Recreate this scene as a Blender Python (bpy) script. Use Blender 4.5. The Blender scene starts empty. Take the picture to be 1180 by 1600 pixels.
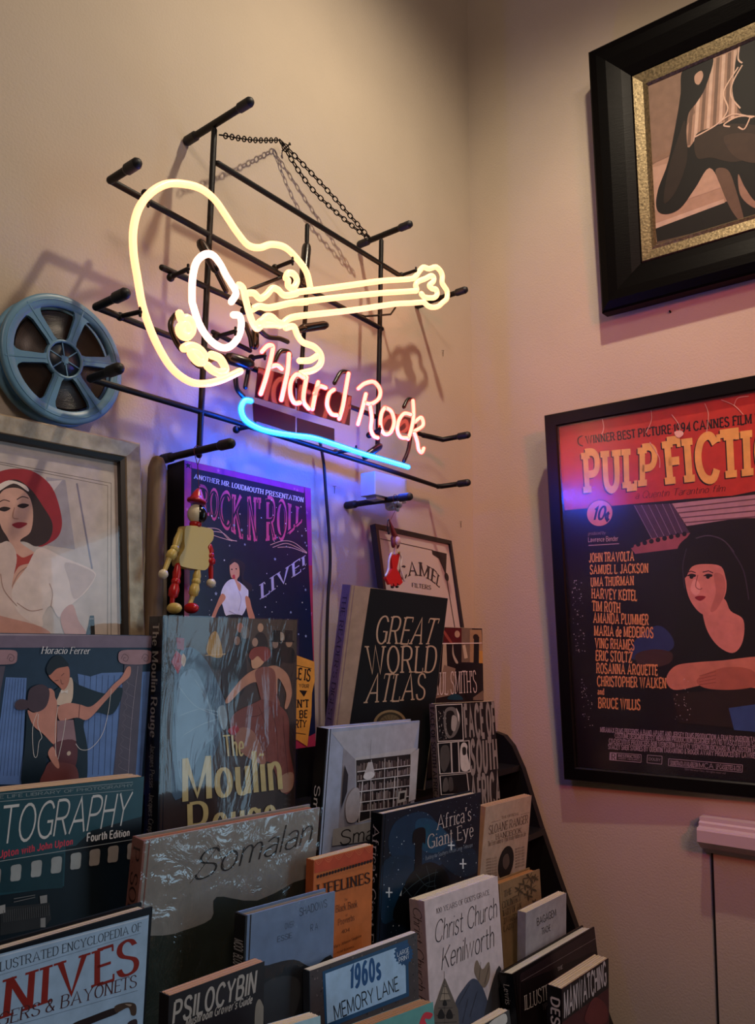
import bpy, math, random
from math import sin, cos, pi, radians, sqrt, hypot
from mathutils import Vector, Matrix
from mathutils.geometry import tessellate_polygon
SC = bpy.context.scene
COL = SC.collection
# ------------------------------------------------------------------ camera, world, lights, exposure
def make_camera():
    cd = bpy.data.cameras.new('camera'); co = bpy.data.objects.new('camera', cd); COL.objects.link(co)
    H, P = radians(38.5), radians(5.0)
    f = Vector((cos(H)*cos(P), sin(H)*cos(P), sin(P))); r = Vector((sin(H), -cos(H), 0)); u = r.cross(f)
    m = Matrix((r, u, -f)).transposed().to_4x4(); m.translation = (-1.665, -1.02, 1.5)
    co.matrix_world = m
    cd.sensor_fit = 'VERTICAL'; cd.sensor_height = 24.0; cd.lens = 24.0*1225/1600
    cd.shift_y = 93/1600; cd.clip_start = 0.02
    SC.camera = co
make_camera()
SC.view_settings.view_transform = 'Standard'; SC.view_settings.look = 'None'
SC.view_settings.gamma = 1.0; SC.view_settings.use_curve_mapping = False
SC.view_settings.exposure = 0.0
SC.cycles.use_denoising = True
SC.cycles.max_bounces = 8; SC.cycles.diffuse_bounces = 4; SC.cycles.transparent_max_bounces = 16
SC.cycles.sample_clamp_indirect = 4.0
W = bpy.data.worlds.new('world'); SC.world = W; W.use_nodes = True
W.node_tree.nodes['Background'].inputs[0].default_value = (0.30, 0.34, 0.42, 1)
W.node_tree.nodes['Background'].inputs[1].default_value = 0.05
def light(name, kind, loc, target, energy, color, **kw):
    d = bpy.data.lights.new(name, kind); d.energy = energy; d.color = color
    for k, v in kw.items(): setattr(d, k, v)
    o = bpy.data.objects.new(name, d); COL.objects.link(o); o.location = loc
    o.rotation_euler = (Vector(target)-Vector(loc)).to_track_quat('-Z', 'Y').to_euler()
    return o
# the shop's ceiling spotlight aimed at the corner, an unseen warm fill added under the ceiling further back for ambient light, daylight through the window beside the viewer
light('ceiling_spotlight', 'SPOT', (-0.66, -0.68, 3.02), (-0.45, -0.25, 1.6), 44, (1.0, 0.82, 0.60), spot_size=radians(150), spot_blend=1.0, shadow_soft_size=0.025)
light('ceiling_fill', 'AREA', (-2.5, -2.3, 3.3), (-1.2, -0.6, 1.4), 26, (1.0, 0.76, 0.64), shape='DISK', size=0.6)
light('added_red_spot', 'SPOT', (-1.9, -2.3, 2.35), (0.0, -0.72, 1.82), 115, (1.0, 0.14, 0.11), spot_size=radians(44), spot_blend=1.0, shadow_soft_size=0.12)  # unseen red spot, added to give the right wall its pink glow
light('window_daylight', 'AREA', (0.10, -1.775, 1.45), (-1.0, -1.775, 1.45), 15, (0.48, 0.76, 1.0), shape='RECTANGLE', size=1.05, size_y=1.5)
# ------------------------------------------------------------------ materials
MATS = {}
def lin(h):
    h = h.lstrip('#'); c = [int(h[i:i+2], 16)/255 for i in (0, 2, 4)]
    return tuple((x/12.92 if x <= .04045 else ((x+.055)/1.055)**2.4) for x in c)+(1.0,)
def mat(name, col='#888888', rough=.6, metal=0, spec=.5, bump=0, bscale=60, var=0, vscale=12, emit=None, coat=0, bdist=.002, stretch=None):
    if name in MATS: return MATS[name]
    m = bpy.data.materials.new(name); m.use_nodes = True; nt = m.node_tree; b = nt.nodes['Principled BSDF']
    c = lin(col) if isinstance(col, str) else tuple(col)+(1,)
    b.inputs['Base Color'].default_value = c; b.inputs['Roughness'].default_value = rough
    b.inputs['Metallic'].default_value = metal; b.inputs['Specular IOR Level'].default_value = spec
    b.inputs['Coat Weight'].default_value = coat; b.inputs['Coat Roughness'].default_value = .12
    tc = None
    def noise(scale, detail=5):
        nonlocal tc
        if tc is None: tc = nt.nodes.new('ShaderNodeTexCoord')
        n = nt.nodes.new('ShaderNodeTexNoise'); n.inputs['Scale'].default_value = scale; n.inputs['Detail'].default_value = detail
        src = tc.outputs['Object']
        if stretch:
            mp = nt.nodes.new('ShaderNodeMapping'); mp.inputs['Scale'].default_value = stretch
            nt.links.new(src, mp.inputs['Vector']); src = mp.outputs['Vector']
        nt.links.new(src, n.inputs['Vector']); return n
    if var:
        n = noise(vscale); rp = nt.nodes.new('ShaderNodeValToRGB')
        rp.color_ramp.elements[0].position = .3; rp.color_ramp.elements[1].position = .72
        rp.color_ramp.elements[0].color = tuple(x*(1-var) for x in c[:3])+(1,)
        rp.color_ramp.elements[1].color = tuple(min(1, x*(1+var*.6)) for x in c[:3])+(1,)
        nt.links.new(n.outputs['Fac'], rp.inputs['Fac']); nt.links.new(rp.outputs['Color'], b.inputs['Base Color'])
    if bump:
        n = noise(bscale, 8); bp = nt.nodes.new('ShaderNodeBump'); bp.inputs['Strength'].default_value = bump; bp.inputs['Distance'].default_value = bdist
        nt.links.new(n.outputs['Fac'], bp.inputs['Height']); nt.links.new(bp.outputs['Normal'], b.inputs['Normal'])
    if emit:
        b.inputs['Emission Color'].default_value = tuple(emit)+(1,); b.inputs['Emission Strength'].default_value = 1.0
    MATS[name] = m; return m
def sheet_mat(name, tint=(1, 1, 1), rough=.15, ior=1.5, bump=0, bscale=20, bdist=.004, stretch=None, gain=1.0):
    """clear sheet: see-through with a Fresnel gloss (picture glass, acrylic, plastic book sleeves)"""
    if name in MATS: return MATS[name]
    m = bpy.data.materials.new(name); m.use_nodes = True; nt = m.node_tree; nt.nodes.clear()
    o = nt.nodes.new('ShaderNodeOutputMaterial'); mx = nt.nodes.new('ShaderNodeMixShader'); t = nt.nodes.new('ShaderNodeBsdfTransparent')
    g = nt.nodes.new('ShaderNodeBsdfGlossy'); ge = nt.nodes.new('ShaderNodeNewGeometry')
    t.inputs['Color'].default_value = tuple(tint)+(1,); g.inputs['Roughness'].default_value = rough
    f0 = ((ior-1)/(ior+1))**2*gain
    def op(kind, a, b=None):
        q = nt.nodes.new('ShaderNodeMath'); q.operation = kind
        for i, x in enumerate((a, b)):
            if x is None: continue
            if isinstance(x, (int, float)): q.inputs[i].default_value = x
            else: nt.links.new(x, q.inputs[i])
        return q.outputs[0]
    dt = nt.nodes.new('ShaderNodeVectorMath'); dt.operation = 'DOT_PRODUCT'
    nt.links.new(ge.outputs['Normal'], dt.inputs[0]); nt.links.new(ge.outputs['Incoming'], dt.inputs[1])
    k = op('POWER', op('SUBTRACT', 1.0, op('ABSOLUTE', dt.outputs['Value'])), 5.0)   # reflectance of a thin sheet, the same from both sides
    nt.links.new(op('ADD', op('MULTIPLY', k, 1-f0), f0), mx.inputs['Fac'])
    nt.links.new(t.outputs[0], mx.inputs[1]); nt.links.new(g.outputs[0], mx.inputs[2]); nt.links.new(mx.outputs[0], o.inputs['Surface'])
    if bump:
        tc = nt.nodes.new('ShaderNodeTexCoord'); n = nt.nodes.new('ShaderNodeTexNoise'); n.inputs['Scale'].default_value = bscale; n.inputs['Detail'].default_value = 4
        n.inputs['Distortion'].default_value = 1.2
        mp = nt.nodes.new('ShaderNodeMapping'); mp.inputs['Scale'].default_value = stretch or (1, 1, 1)
        bp = nt.nodes.new('ShaderNodeBump'); bp.inputs['Strength'].default_value = bump; bp.inputs['Distance'].default_value = bdist
        nt.links.new(tc.outputs['Object'], mp.inputs['Vector']); nt.links.new(mp.outputs['Vector'], n.inputs['Vector'])
        nt.links.new(n.outputs['Fac'], bp.inputs['Height']); nt.links.new(bp.outputs['Normal'], g.inputs['Normal'])
    MATS[name] = m; return m
def glass_tube_mat(name, col, strength, clear):
    """coloured glow of a neon tube's glass around its bright core"""
    if name in MATS: return MATS[name]
    m = bpy.data.materials.new(name); m.use_nodes = True; nt = m.node_tree; nt.nodes.clear()
    o = nt.nodes.new('ShaderNodeOutputMaterial'); mx = nt.nodes.new('ShaderNodeMixShader'); t = nt.nodes.new('ShaderNodeBsdfTransparent'); e = nt.nodes.new('ShaderNodeEmission')
    e.inputs['Color'].default_value = tuple(col)+(1,); e.inputs['Strength'].default_value = strength; mx.inputs['Fac'].default_value = 1-clear
    nt.links.new(t.outputs[0], mx.inputs[1]); nt.links.new(e.outputs[0], mx.inputs[2]); nt.links.new(mx.outputs[0], o.inputs['Surface'])
    MATS[name] = m; return m
def ink(h, rough=.45):
    return mat('ink_%s_%d' % (h.lstrip('#'), int(rough*100)), h, rough, spec=.28, var=.14, vscale=55)
# ------------------------------------------------------------------ mesh helpers
class MB:
    def __init__(s): s.v = []; s.f = []; s.m = []; s.mats = []; s.sm = []
    def mi(s, m):
        if m not in s.mats: s.mats.append(m)
        return s.mats.index(m)
    def add(s, vs, fs, m, smooth=False):
        b = len(s.v); k = s.mi(m); s.v += [tuple(p) for p in vs]
        for f in fs: s.f.append([b+i for i in f]); s.m.append(k); s.sm.append(smooth)
    def box(s, a, b, m):
        (x0, y0, z0), (x1, y1, z1) = a, b
        s.add([(x0,y0,z0),(x1,y0,z0),(x1,y1,z0),(x0,y1,z0),(x0,y0,z1),(x1,y0,z1),(x1,y1,z1),(x0,y1,z1)],
              [(0,3,2,1),(4,5,6,7),(0,1,5,4),(1,2,6,5),(2,3,7,6),(3,0,4,7)], m)
    def prism(s, pts, d, m, smooth=False):
        """closed outline (3D points) pushed along vector d"""
        n = len(pts); P = [Vector(p) for p in pts]; D = Vector(d)
        tri = tessellate_polygon([P])
        s.add(P+[p+D for p in P], [tuple(t) for t in tri]+[(c+n, b+n, a+n) for a, b, c in tri], m)
        s.add(P+[p+D for p in P], [(i, (i+1) % n, n+(i+1) % n, n+i) for i in range(n)], m, smooth)
    def tube(s, pts, r, m, seg=10, closed=False, caps=True):
        P = [Vector(p) for p in pts]; n = len(P); R = r if hasattr(r, '__len__') else [r]*n
        vs = []; up = None
        for i in range(n):
            if closed: t = P[(i+1) % n]-P[i-1]
            else: t = P[min(i+1, n-1)]-P[max(i-1, 0)]
            t = t.normalized() if t.length > 1e-9 else Vector((0, 0, 1))
            if up is None: up = Vector((0, 1, 0)) if abs(t.y) < .9 else Vector((0, 0, 1))
            a = (up-t*up.dot(t)).normalized(); up = a; b = t.cross(a)
            for k in range(seg):
                w = 2*pi*k/seg; vs.append(P[i]+(a*cos(w)+b*sin(w))*R[i])
        fs = []
        for i in range(n if closed else n-1):
            j = (i+1) % n
            for k in range(seg): fs.append((i*seg+k, i*seg+(k+1) % seg, j*seg+(k+1) % seg, j*seg+k))
        s.add(vs, fs, m, True)
        if caps and not closed:
            for i, sg in ((0, -1), (n-1, 1)):
                ring = vs[i*seg:(i+1)*seg]; t = (P[i]-P[1 if i == 0 else n-2]).normalized()
                r1 = [P[i]+(q-P[i])*.72+t*R[i]*.6 for q in ring]; tip = P[i]+t*R[i]*.9
                f2 = [(k, (k+1) % seg, seg+(k+1) % seg, seg+k) for k in range(seg)]+[(seg+k, seg+(k+1) % seg, 2*seg) for k in range(seg)]
                if sg < 0: f2 = [tuple(reversed(q)) for q in f2]
                s.add(ring+r1+[tip], f2, m, True)
    def lathe(s, prof, m, o=(0, 0, 0), axis=(0, 0, 1), seg=24):
        A = Vector(axis).normalized(); X = A.orthogonal().normalized(); Y = A.cross(X); O = Vector(o)
        vs = [O+A*h+(X*cos(2*pi*k/seg)+Y*sin(2*pi*k/seg))*r for r, h in prof for k in range(seg)]
        s.add(vs, [(i*seg+k, i*seg+(k+1) % seg, (i+1)*seg+(k+1) % seg, (i+1)*seg+k) for i in range(len(prof)-1) for k in range(seg)], m, True)
    def ball(s, c, r, m, seg=14):
        r = r if hasattr(r, '__len__') else (r, r, r); c = Vector(c); vs = []; n = seg//2
        for i in range(n+1):
            a = pi*i/n
            for k in range(seg):
                b = 2*pi*k/seg; vs.append(c+Vector((r[0]*sin(a)*cos(b), r[1]*sin(a)*sin(b), r[2]*cos(a))))
        s.add(vs, [(i*seg+k, (i+1)*seg+k, (i+1)*seg+(k+1) % seg, i*seg+(k+1) % seg) for i in range(n) for k in range(seg)], m, True)
    def build(s, name, parent=None, bevel=0):
        me = bpy.data.meshes.new(name); me.from_pydata(s.v, [], s.f)
        for m in s.mats: me.materials.append(m)
        me.polygons.foreach_set('material_index', s.m); me.polygons.foreach_set('use_smooth', s.sm)
        me.validate(); me.update()
        o = bpy.data.objects.new(name, me); COL.objects.link(o)
        if parent: o.parent = parent
        if bevel:
            b = o.modifiers.new('bevel', 'BEVEL'); b.width = bevel; b.segments = 2; b.limit_method = 'ANGLE'; b.angle_limit = radians(50)
        return o
def spline(pts, n=6, closed=False):
    P = [Vector(p) for p in pts]; N = len(P); out = []
    if N < 3: return P
    for i in range(N if closed else N-1):
        if closed: a, b, c, d = P[i-1], P[i], P[(i+1) % N], P[(i+2) % N]
        else: a, b, c, d = P[max(i-1, 0)], P[i], P[i+1], P[min(i+2, N-1)]
        for k in range(n):
            t = k/n
            out.append(.5*((2*b)+(c-a)*t+(2*a-5*b+4*c-d)*t*t+(3*b-a-3*c+d)*t**3))
    if not closed: out.append(P[-1])
    return out
def thing(name, label, cat, M=None, group=None):
    o = bpy.data.objects.new(name, None); COL.objects.link(o); o.empty_display_size = .05
    if M is not None: o.matrix_world = M if isinstance(M, Matrix) else Matrix.Translation(M)
    return tag(o, label, cat, group)
def tag(o, label, cat, group=None):
    o['label'] = label; o['category'] = cat
    if group: o['group'] = group
    return o
def struct(o):
    o['kind'] = 'structure'; return o
def frame_matrix(O, u, v, n):
    m = Matrix((Vector(u), -Vector(n), Vector(v))).transposed().to_4x4(); m.translation = O; return m
# ------------------------------------------------------------------ lettering: pen strokes on a 10-unit cap height
GL = {
'A':'0 0 4.5 10 9 0|1.7 3.4 7.3 3.4','B':'1 0 1 10|~1 10 5 10 7 9 7.3 7.6 6.5 5.8 4.5 5.2 1 5.2|~1 5.2 5 5.2 7.5 4.2 8 2.6 7 .7 5 0 1 0',
'C':'~8.3 8 6.8 9.6 4.8 10 2.2 9 .6 6.5 .6 3.5 2.2 1 4.8 0 7 .4 8.4 2.2','D':'1 0 1 10|~1 10 4.5 10 7.3 8.7 8.5 5 7.3 1.3 4.5 0 1 0',
'E':'1 0 1 10|1 10 7 10|1 5.2 6 5.2|1 0 7.2 0','F':'1 0 1 10|1 10 7 10|1 5.2 6 5.2','G':'~8.3 8 6.8 9.6 4.8 10 2.2 9 .6 6.5 .6 3.5 2.2 1 4.8 0 7 .4 8.3 1.8|8.3 .6 8.3 4.4 5.4 4.4',
'H':'1 0 1 10|8 0 8 10|1 5.2 8 5.2','I':'1.5 0 1.5 10','J':'~4.8 10 4.8 7 4.8 3 4.2 1 2.5 0 .8 .6 .4 2','K':'1 0 1 10|7.8 10 1 3.8|3.3 5.9 8 0','L':'1 0 1 10|1 0 6.8 0',
'M':'1 0 1 10|1 10 5.5 1 10 10|10 10 10 0','N':'1 0 1 10|1 10 8 0|8 0 8 10','O':'o4.6 5 4.1 5','P':'1 0 1 10|~1 10 5 10 7.2 9 7.7 7.2 7 5.5 5 4.6 1 4.6','Q':'o4.6 5 4.1 5|5.5 2.5 8.6 -.8',
'R':'1 0 1 10|~1 10 5 10 7.2 9 7.7 7.2 7 5.5 5 4.8 1 4.8|4.5 4.8 8 0','S':'~7 8.2 5.8 9.6 3.8 10 1.7 9.3 1 7.5 2 5.9 4.2 5 6.6 4 7.5 2.4 6.6 .6 4 0 1.8 .5 .7 2.2',
'T':'4 0 4 10|0 10 8 10','U':'~1 10 1 7 1 3.5 1.8 1 4.3 0 6.8 1 7.6 3.5 7.6 7 7.6 10','V':'0 10 4.3 0 8.6 10','W':'0 10 3 0 6 10 9 0 12 10','X':'0 0 8 10|0 10 8 0','Y':'0 10 4 4.8 8 10|4 4.8 4 0','Z':'0 10 7.5 10 0 0 7.5 0',
'a':'~1 5.6 2.8 6.6 4.6 6.2 5.2 5|5.2 5 5.2 0|~5.2 3.8 3 3.6 1.2 2.9 .7 1.5 1.6 .2 3.4 0 5.2 1.2','b':'1 0 1 10|~1 5.4 3 6.6 5.2 5.9 6 3.3 5.2 .7 3 0 1 1.2','c':'~5.3 5.2 4 6.5 2.4 6.3 1 4.8 .8 2.4 2 .4 3.6 0 5.3 1.2',
'd':'5.8 0 5.8 10|~5.8 5.4 3.8 6.6 1.6 5.9 .8 3.3 1.6 .7 3.8 0 5.8 1.2','e':'.9 3.5 5.5 3.5|~5.5 3.5 5 5.6 3.3 6.6 1.6 5.8 .8 3.3 1.6 .7 3.4 0 5.3 1.1','f':'~4.6 9.4 3.6 10 2.4 9.4 2 8 2 5 2 0|.4 6.3 4 6.3',
'g':'~5.4 5.4 3.4 6.6 1.4 5.9 .8 3.5 1.5 1.1 3.3 .4 5.4 1.6|~5.4 6.4 5.4 3 5.4 0 4.8 -2.4 3 -3 1 -2.3','h':'1 0 1 10|~1 4.8 2.6 6.4 4.2 6.4 5.2 5 5.2 3 5.2 0','i':'1 0 1 6.6|.9 8.6 1.1 9.2','j':'~2 6.6 2 3 2 -1 1.4 -2.6 0 -3|1.9 8.6 2.1 9.2',
'k':'1 0 1 10|5.2 6.6 1 2.6|2.5 4 5.5 0','l':'1 0 1 10','m':'1 0 1 6.6|~1 4.8 2.4 6.4 3.8 6.4 4.6 5 4.6 3 4.6 0|~4.6 4.8 6 6.4 7.4 6.4 8.2 5 8.2 3 8.2 0','n':'1 0 1 6.6|~1 4.8 2.6 6.4 4.2 6.4 5.2 5 5.2 3 5.2 0','o':'o3.3 3.3 2.6 3.3',
'p':'1 -3 1 6.6|~1 5.4 3 6.6 5.2 5.9 6 3.3 5.2 .7 3 0 1 1.2','q':'5.8 -3 5.8 6.6|~5.8 5.4 3.8 6.6 1.6 5.9 .8 3.3 1.6 .7 3.8 0 5.8 1.2','r':'1 0 1 6.6|~1 4.6 2.2 6.2 3.6 6.6 4.4 6.2','s':'~4.6 5.4 3.6 6.5 2 6.4 1 5.4 1.4 4.1 2.8 3.4 4.4 2.6 4.8 1.2 3.6 .1 1.8 0 .7 1.2',
't':'~2 9 2 5 2 2 2.6 .2 4.2 .3|.4 6.4 4 6.4','u':'~1 6.6 1 4 1 2 1.8 .2 3.6 .2 5.2 1.8|5.2 0 5.2 6.6','v':'0 6.6 2.7 0 5.4 6.6','w':'0 6.6 2 0 4 6.6 6 0 8 6.6','x':'0 0 5 6.6|0 6.6 5 0','y':'0 6.6 2.8 .4|5.6 6.6 2.4 -1.4 1.4 -2.8 0 -3','z':'0 6.6 4.8 6.6 0 0 4.8 0',
'0':'o3.6 5 3 5','1':'.6 8 2.6 10 2.6 0','2':'~.7 7.6 1.4 9.4 3.4 10 5.6 9.2 6 7.2 4.8 5 2.4 2.4 .6 0|.6 0 6.4 0','4':'4.8 0 4.8 10 .4 3 6.6 3','6':'~5.8 9.2 4 10 2 8.6 .8 5.6 .7 3 1.8 .6 3.6 0 5.6 .9 6.2 3.2 5.4 5.4 3.4 6 1.4 5 .8 3.2','9':'~.9 .8 2.8 0 4.8 1.4 5.8 4.4 5.9 7 4.8 9.4 3 10 1 9.1 .4 6.8 1.2 4.6 3.2 4 5.2 5 5.8 6.8',
'.':'.8 .2 1 .7','·':'.8 4.8 1.4 5.2',',':'1 .8 .5 -1.4',"'":'1 10 .7 7.4','!':'1.2 10 1.2 3|1.1 .2 1.3 .7','&':'~8 3.8 6.4 1 4 0 1.6 .6 .8 2.4 2 4.6 4.6 6.4 5.4 8.2 4.4 9.8 3 9.8 2.2 8.4 3 6.4 5.6 3 8.2 0','-':'.6 4 3.6 4','¢':'~5.3 6.2 4 7.5 2.4 7.3 1 5.8 .8 3.4 2 1.4 3.6 1 5.3 2.2|4 9 2.6 -.6'}
#             stem  hair serif serif_thickness slant
STY = {'sans':(1.3,1.1,0,0,0),'thin':(.85,.8,0,0,0),'bold':(2.3,1.7,0,0,0),'serif':(1.35,.55,.9,.45,0),'serifi':(1.35,.5,.9,.4,.2),'bserif':(2.1,.8,1.1,.6,0),'bserifi':(2.1,.8,1.1,.6,.16),
       'slab':(3.0,1.9,1.0,1.6,0),'wood':(2.6,1.5,.7,1.2,0),'script':(.72,.5,0,0,.28),'nouveau':(2.2,.75,0,0,.0),'boldi':(2.3,1.6,0,0,.16),'blob':(3.6,2.2,0,0,0)}
def glyph(ch, st):
    """polygons of one glyph and its advance"""
    a, b, sl, sth, slant = STY[st]; a /= 2; b /= 2; polys = []; xmax = 0; xmin = 99
    for s in GL[ch].split('|'):
        closed = False; smooth = s[0] == '~'
        if s[0] == 'o':
            cx, cy, rx, ry = map(float, s[1:].split()); pts = [Vector((cx+rx*cos(2*pi*k/18), cy+ry*sin(2*pi*k/18))) for k in range(18)]; closed = True
        else:
            q = list(map(float, s.lstrip('~').split())); pts = [Vector((q[i], q[i+1])) for i in range(0, len(q), 2)]
            if smooth: pts = spline(pts, 3)
        n = len(pts); L = []; R = []
        ends = []
        for i in range(n):
            p = pts[i]
            t0 = (p-pts[i-1]) if (i > 0 or closed) else None; t1 = (pts[(i+1) % n]-p) if (i < n-1 or closed) else None
            t0 = t0.normalized() if t0 is not None and t0.length > 1e-6 else None; t1 = t1.normalized() if t1 is not None and t1.length > 1e-6 else None
            t = ((t0 or t1)+(t1 or t0)); t = t.normalized() if t.length > .1 else (t1 or t0)
            nx, ny = -t.y, t.x; S = hypot(a*nx, b*ny) or 1e-6; off = Vector((a*a*nx/S, b*b*ny/S))
            if t0 and t1:
                c = max(.5, sqrt(max(0, (1+t0.dot(t1))/2))); off = off/c
            L.append(p+off); R.append(p-off)
        for i in range(n if closed else n-1):
            j = (i+1) % n; polys.append([L[i], R[i], R[j], L[j]])
        xs = [v.x for v in L+R]; xmax = max(xmax, *xs); xmin = min(xmin, *xs)
        if sl and not closed:
            for e, f in ((pts[0], pts[1]), (pts[-1], pts[-2])):
                d = (e-f)
                for yy, sg in ((0, 1), (10, -1), (6.6, -1)):
                    if abs(e.y-yy) < .01 and abs(d.y) > abs(d.x)*1.2 and abs(d.y) > .5:
                        if yy == 6.6 and ch.isupper(): continue
                        polys.append([Vector((e.x-a-sl, yy)), Vector((e.x+a+sl, yy)), Vector((e.x+a+sl, yy+sg*sth)), Vector((e.x-a-sl, yy+sg*sth))])
                        xmax = max(xmax, e.x+a+sl*.8); xmin = min(xmin, e.x-a-sl*.8)
                if ch in 'EFTLZ' and abs(d.x) > abs(d.y) and abs(e.x-1) > .05:
                    h = 1.7 if e.y > 8 else (-1.7 if e.y < 2 else 0)
                    if h: polys.append([Vector((e.x-sth, e.y)), Vector((e.x+.1, e.y)), Vector((e.x+.1, e.y-h)), Vector((e.x-sth, e.y-h))])
    polys = [[Vector((v.x-xmin+v.y*slant, v.y)) for v in p] for p in polys]
    return polys, xmax-xmin
def text_polys(txt, st, bot, top):
    """letters laid between a bottom and a top line (lists of 2D points)"""
    x = 0; out = []; gap = 1.1 if STY[st][2] == 0 else .75
    for ch in txt:
        if ch == ' ': x += 4.2; continue
        if ch not in GL: continue
        ps, w = glyph(ch, st); out += [[Vector((v.x+x, v.y)) for v in p] for p in ps]; x += w+gap
    W_ = max(x-gap, .1)
    def on(line, s):
        n = len(line)-1; s = s*n; i = min(max(int(s), 0), n-1); f = s-i
        return Vector(line[i])*(1-f)+Vector(line[i+1])*f
    return [[(lambda A, B: A+(B-A)*(v.y/10))(on(bot, v.x/W_), on(top, v.x/W_)) for v in p] for p in out]
def ear_clip(P):
    n = len(P); ids = list(range(n))
    if sum(P[i-1].x*P[i].y-P[i].x*P[i-1].y for i in range(n)) < 0: ids.reverse()
    out = []; guard = 0
    cr = lambda a, b, c: (b.x-a.x)*(c.y-a.y)-(b.y-a.y)*(c.x-a.x)
    while len(ids) > 3 and guard < 4000:
        guard += 1; best = None
        for k in range(len(ids)):
            i, j, l = ids[k-1], ids[k], ids[(k+1) % len(ids)]; a, b, c = P[i], P[j], P[l]
            if cr(a, b, c) <= 1e-14: 
                if abs(cr(a, b, c)) <= 1e-14: best = k; break
                continue
            if any(m not in (i, j, l) and cr(a, b, P[m]) > 0 and cr(b, c, P[m]) > 0 and cr(c, a, P[m]) > 0 for m in ids): continue
            best = k; out.append((i, j, l)); break
        if best is None: best = 0; out.append((ids[-1], ids[0], ids[1]))
        ids.pop(best)
    if len(ids) == 3: out.append(tuple(ids))
    return out
def prs(a): return [(a[i]*1e-4, a[i+1]*1e-4) for i in range(0, len(a), 2)]
def ribbon(pts, w, closed=False):
    P = [Vector(p) for p in pts]; n = len(P); L = []; R = []
    for i in range(n):
        t = (P[(i+1) % n]-P[i-1]) if closed else (P[min(i+1, n-1)]-P[max(i-1, 0)])
        t = t.normalized() if t.length > 1e-9 else Vector((1, 0)); o = Vector((-t.y, t.x))*w/2; L.append(P[i]+o); R.append(P[i]-o)
    return [[L[i], R[i], R[(i+1) % n], L[(i+1) % n]] for i in range(n if closed else n-1)]
def art(mb, items, rough=.45, y0=0.0, place=None, step=.00003, size=None):
    """printed shapes laid on a face: each item sits a hair above the one before. Local X right, Z up, face looks to -Y"""
    place = place or (lambda x, z, d: (x, y0-d, z)); d = .00025
    step = min(step, .0024/max(1, len(items))); cnt = [0]
    def put(poly, m):
        cnt[0] += 1; dd = d+(cnt[0] % 5)*step*.16   # overlapping strokes never share one plane
        if size:
            if max(p[0] for p in poly) < 0 or max(p[1] for p in poly) < 0 or min(p[0] for p in poly) > size[0] or min(p[1] for p in poly) > size[1]: return
            poly = [(min(max(p[0], .0003), size[0]-.0003), min(max(p[1], .0003), size[1]-.0003)) for p in poly]
        P = []
        for p in poly:
            q = Vector((p[0], p[1], 0))
            if not P or (q-P[-1]).length > 2e-5: P.append(q)
        while len(P) > 2 and (P[0]-P[-1]).length < 2e-5: P.pop()
        if len(P) < 3: return
        vs = [place(p.x, p.y, dd) for p in P]
        if len(P) == 4: fs = [(0, 1, 2), (0, 2, 3)]
        else: fs = ear_clip(P)
        fs2 = []
        for f in fs:
            a, b, c = (P[i] for i in f); cr = (b-a).cross(c-a).z
            if abs(cr) < 1e-12: continue
            fs2.append(f if cr > 0 else (f[0], f[2], f[1]))
        mb.add(vs, fs2, m)
    for it in items:
        d += step; k = it[0]; m = ink(it[1], rough)
        if k == 'p': put(prs(it[2]), m)
        elif k == 's': put([(v.x, v.y) for v in spline([Vector(p) for p in prs(it[2])], 5, True)], m)
        elif k == 'e':
            cx, cz, rx, rz = [q*1e-4 for q in it[2]]; put([(cx+rx*cos(2*pi*i/28), cz+rz*sin(2*pi*i/28)) for i in range(28)], m)
        elif k in 'lL':
            P = prs(it[3]); P = spline([Vector(p) for p in P], 5) if k == 'L' else [Vector(p) for p in P]
            for q in ribbon(P, it[2]*1e-4): put(q, m)
        elif k == 't':
            for q in text_polys(it[2], it[3], prs(it[4]), prs(it[5])): put(q, m)
        elif k == 'x':   # scatter of small specks: seed, count, size, box
            rnd = random.Random(it[2]); x0, z0, x1, z1 = [q*1e-4 for q in it[5]]
            for _ in range(it[3]):
                x, z, r = rnd.uniform(x0, x1), rnd.uniform(z0, z1), it[4]*1e-4*rnd.uniform(.4, 1.3)
                put([(x-r, z-r*.8), (x+r, z-r), (x+r*.9, z+r), (x-r*.8, z+r)], m)
        elif k == '*':   # scatter of five-pointed stars
            rnd = random.Random(it[2]); x0, z0, x1, z1 = [q*1e-4 for q in it[5]]
            for _ in range(it[3]):
                x, z, r = rnd.uniform(x0, x1), rnd.uniform(z0, z1), it[4]*1e-4*rnd.uniform(.6, 1.2)
                put([(x+r*(1 if i % 2 == 0 else .42)*sin(pi*i/5), z+r*(1 if i % 2 == 0 else .42)*cos(pi*i/5)) for i in range(10)], m)
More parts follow.
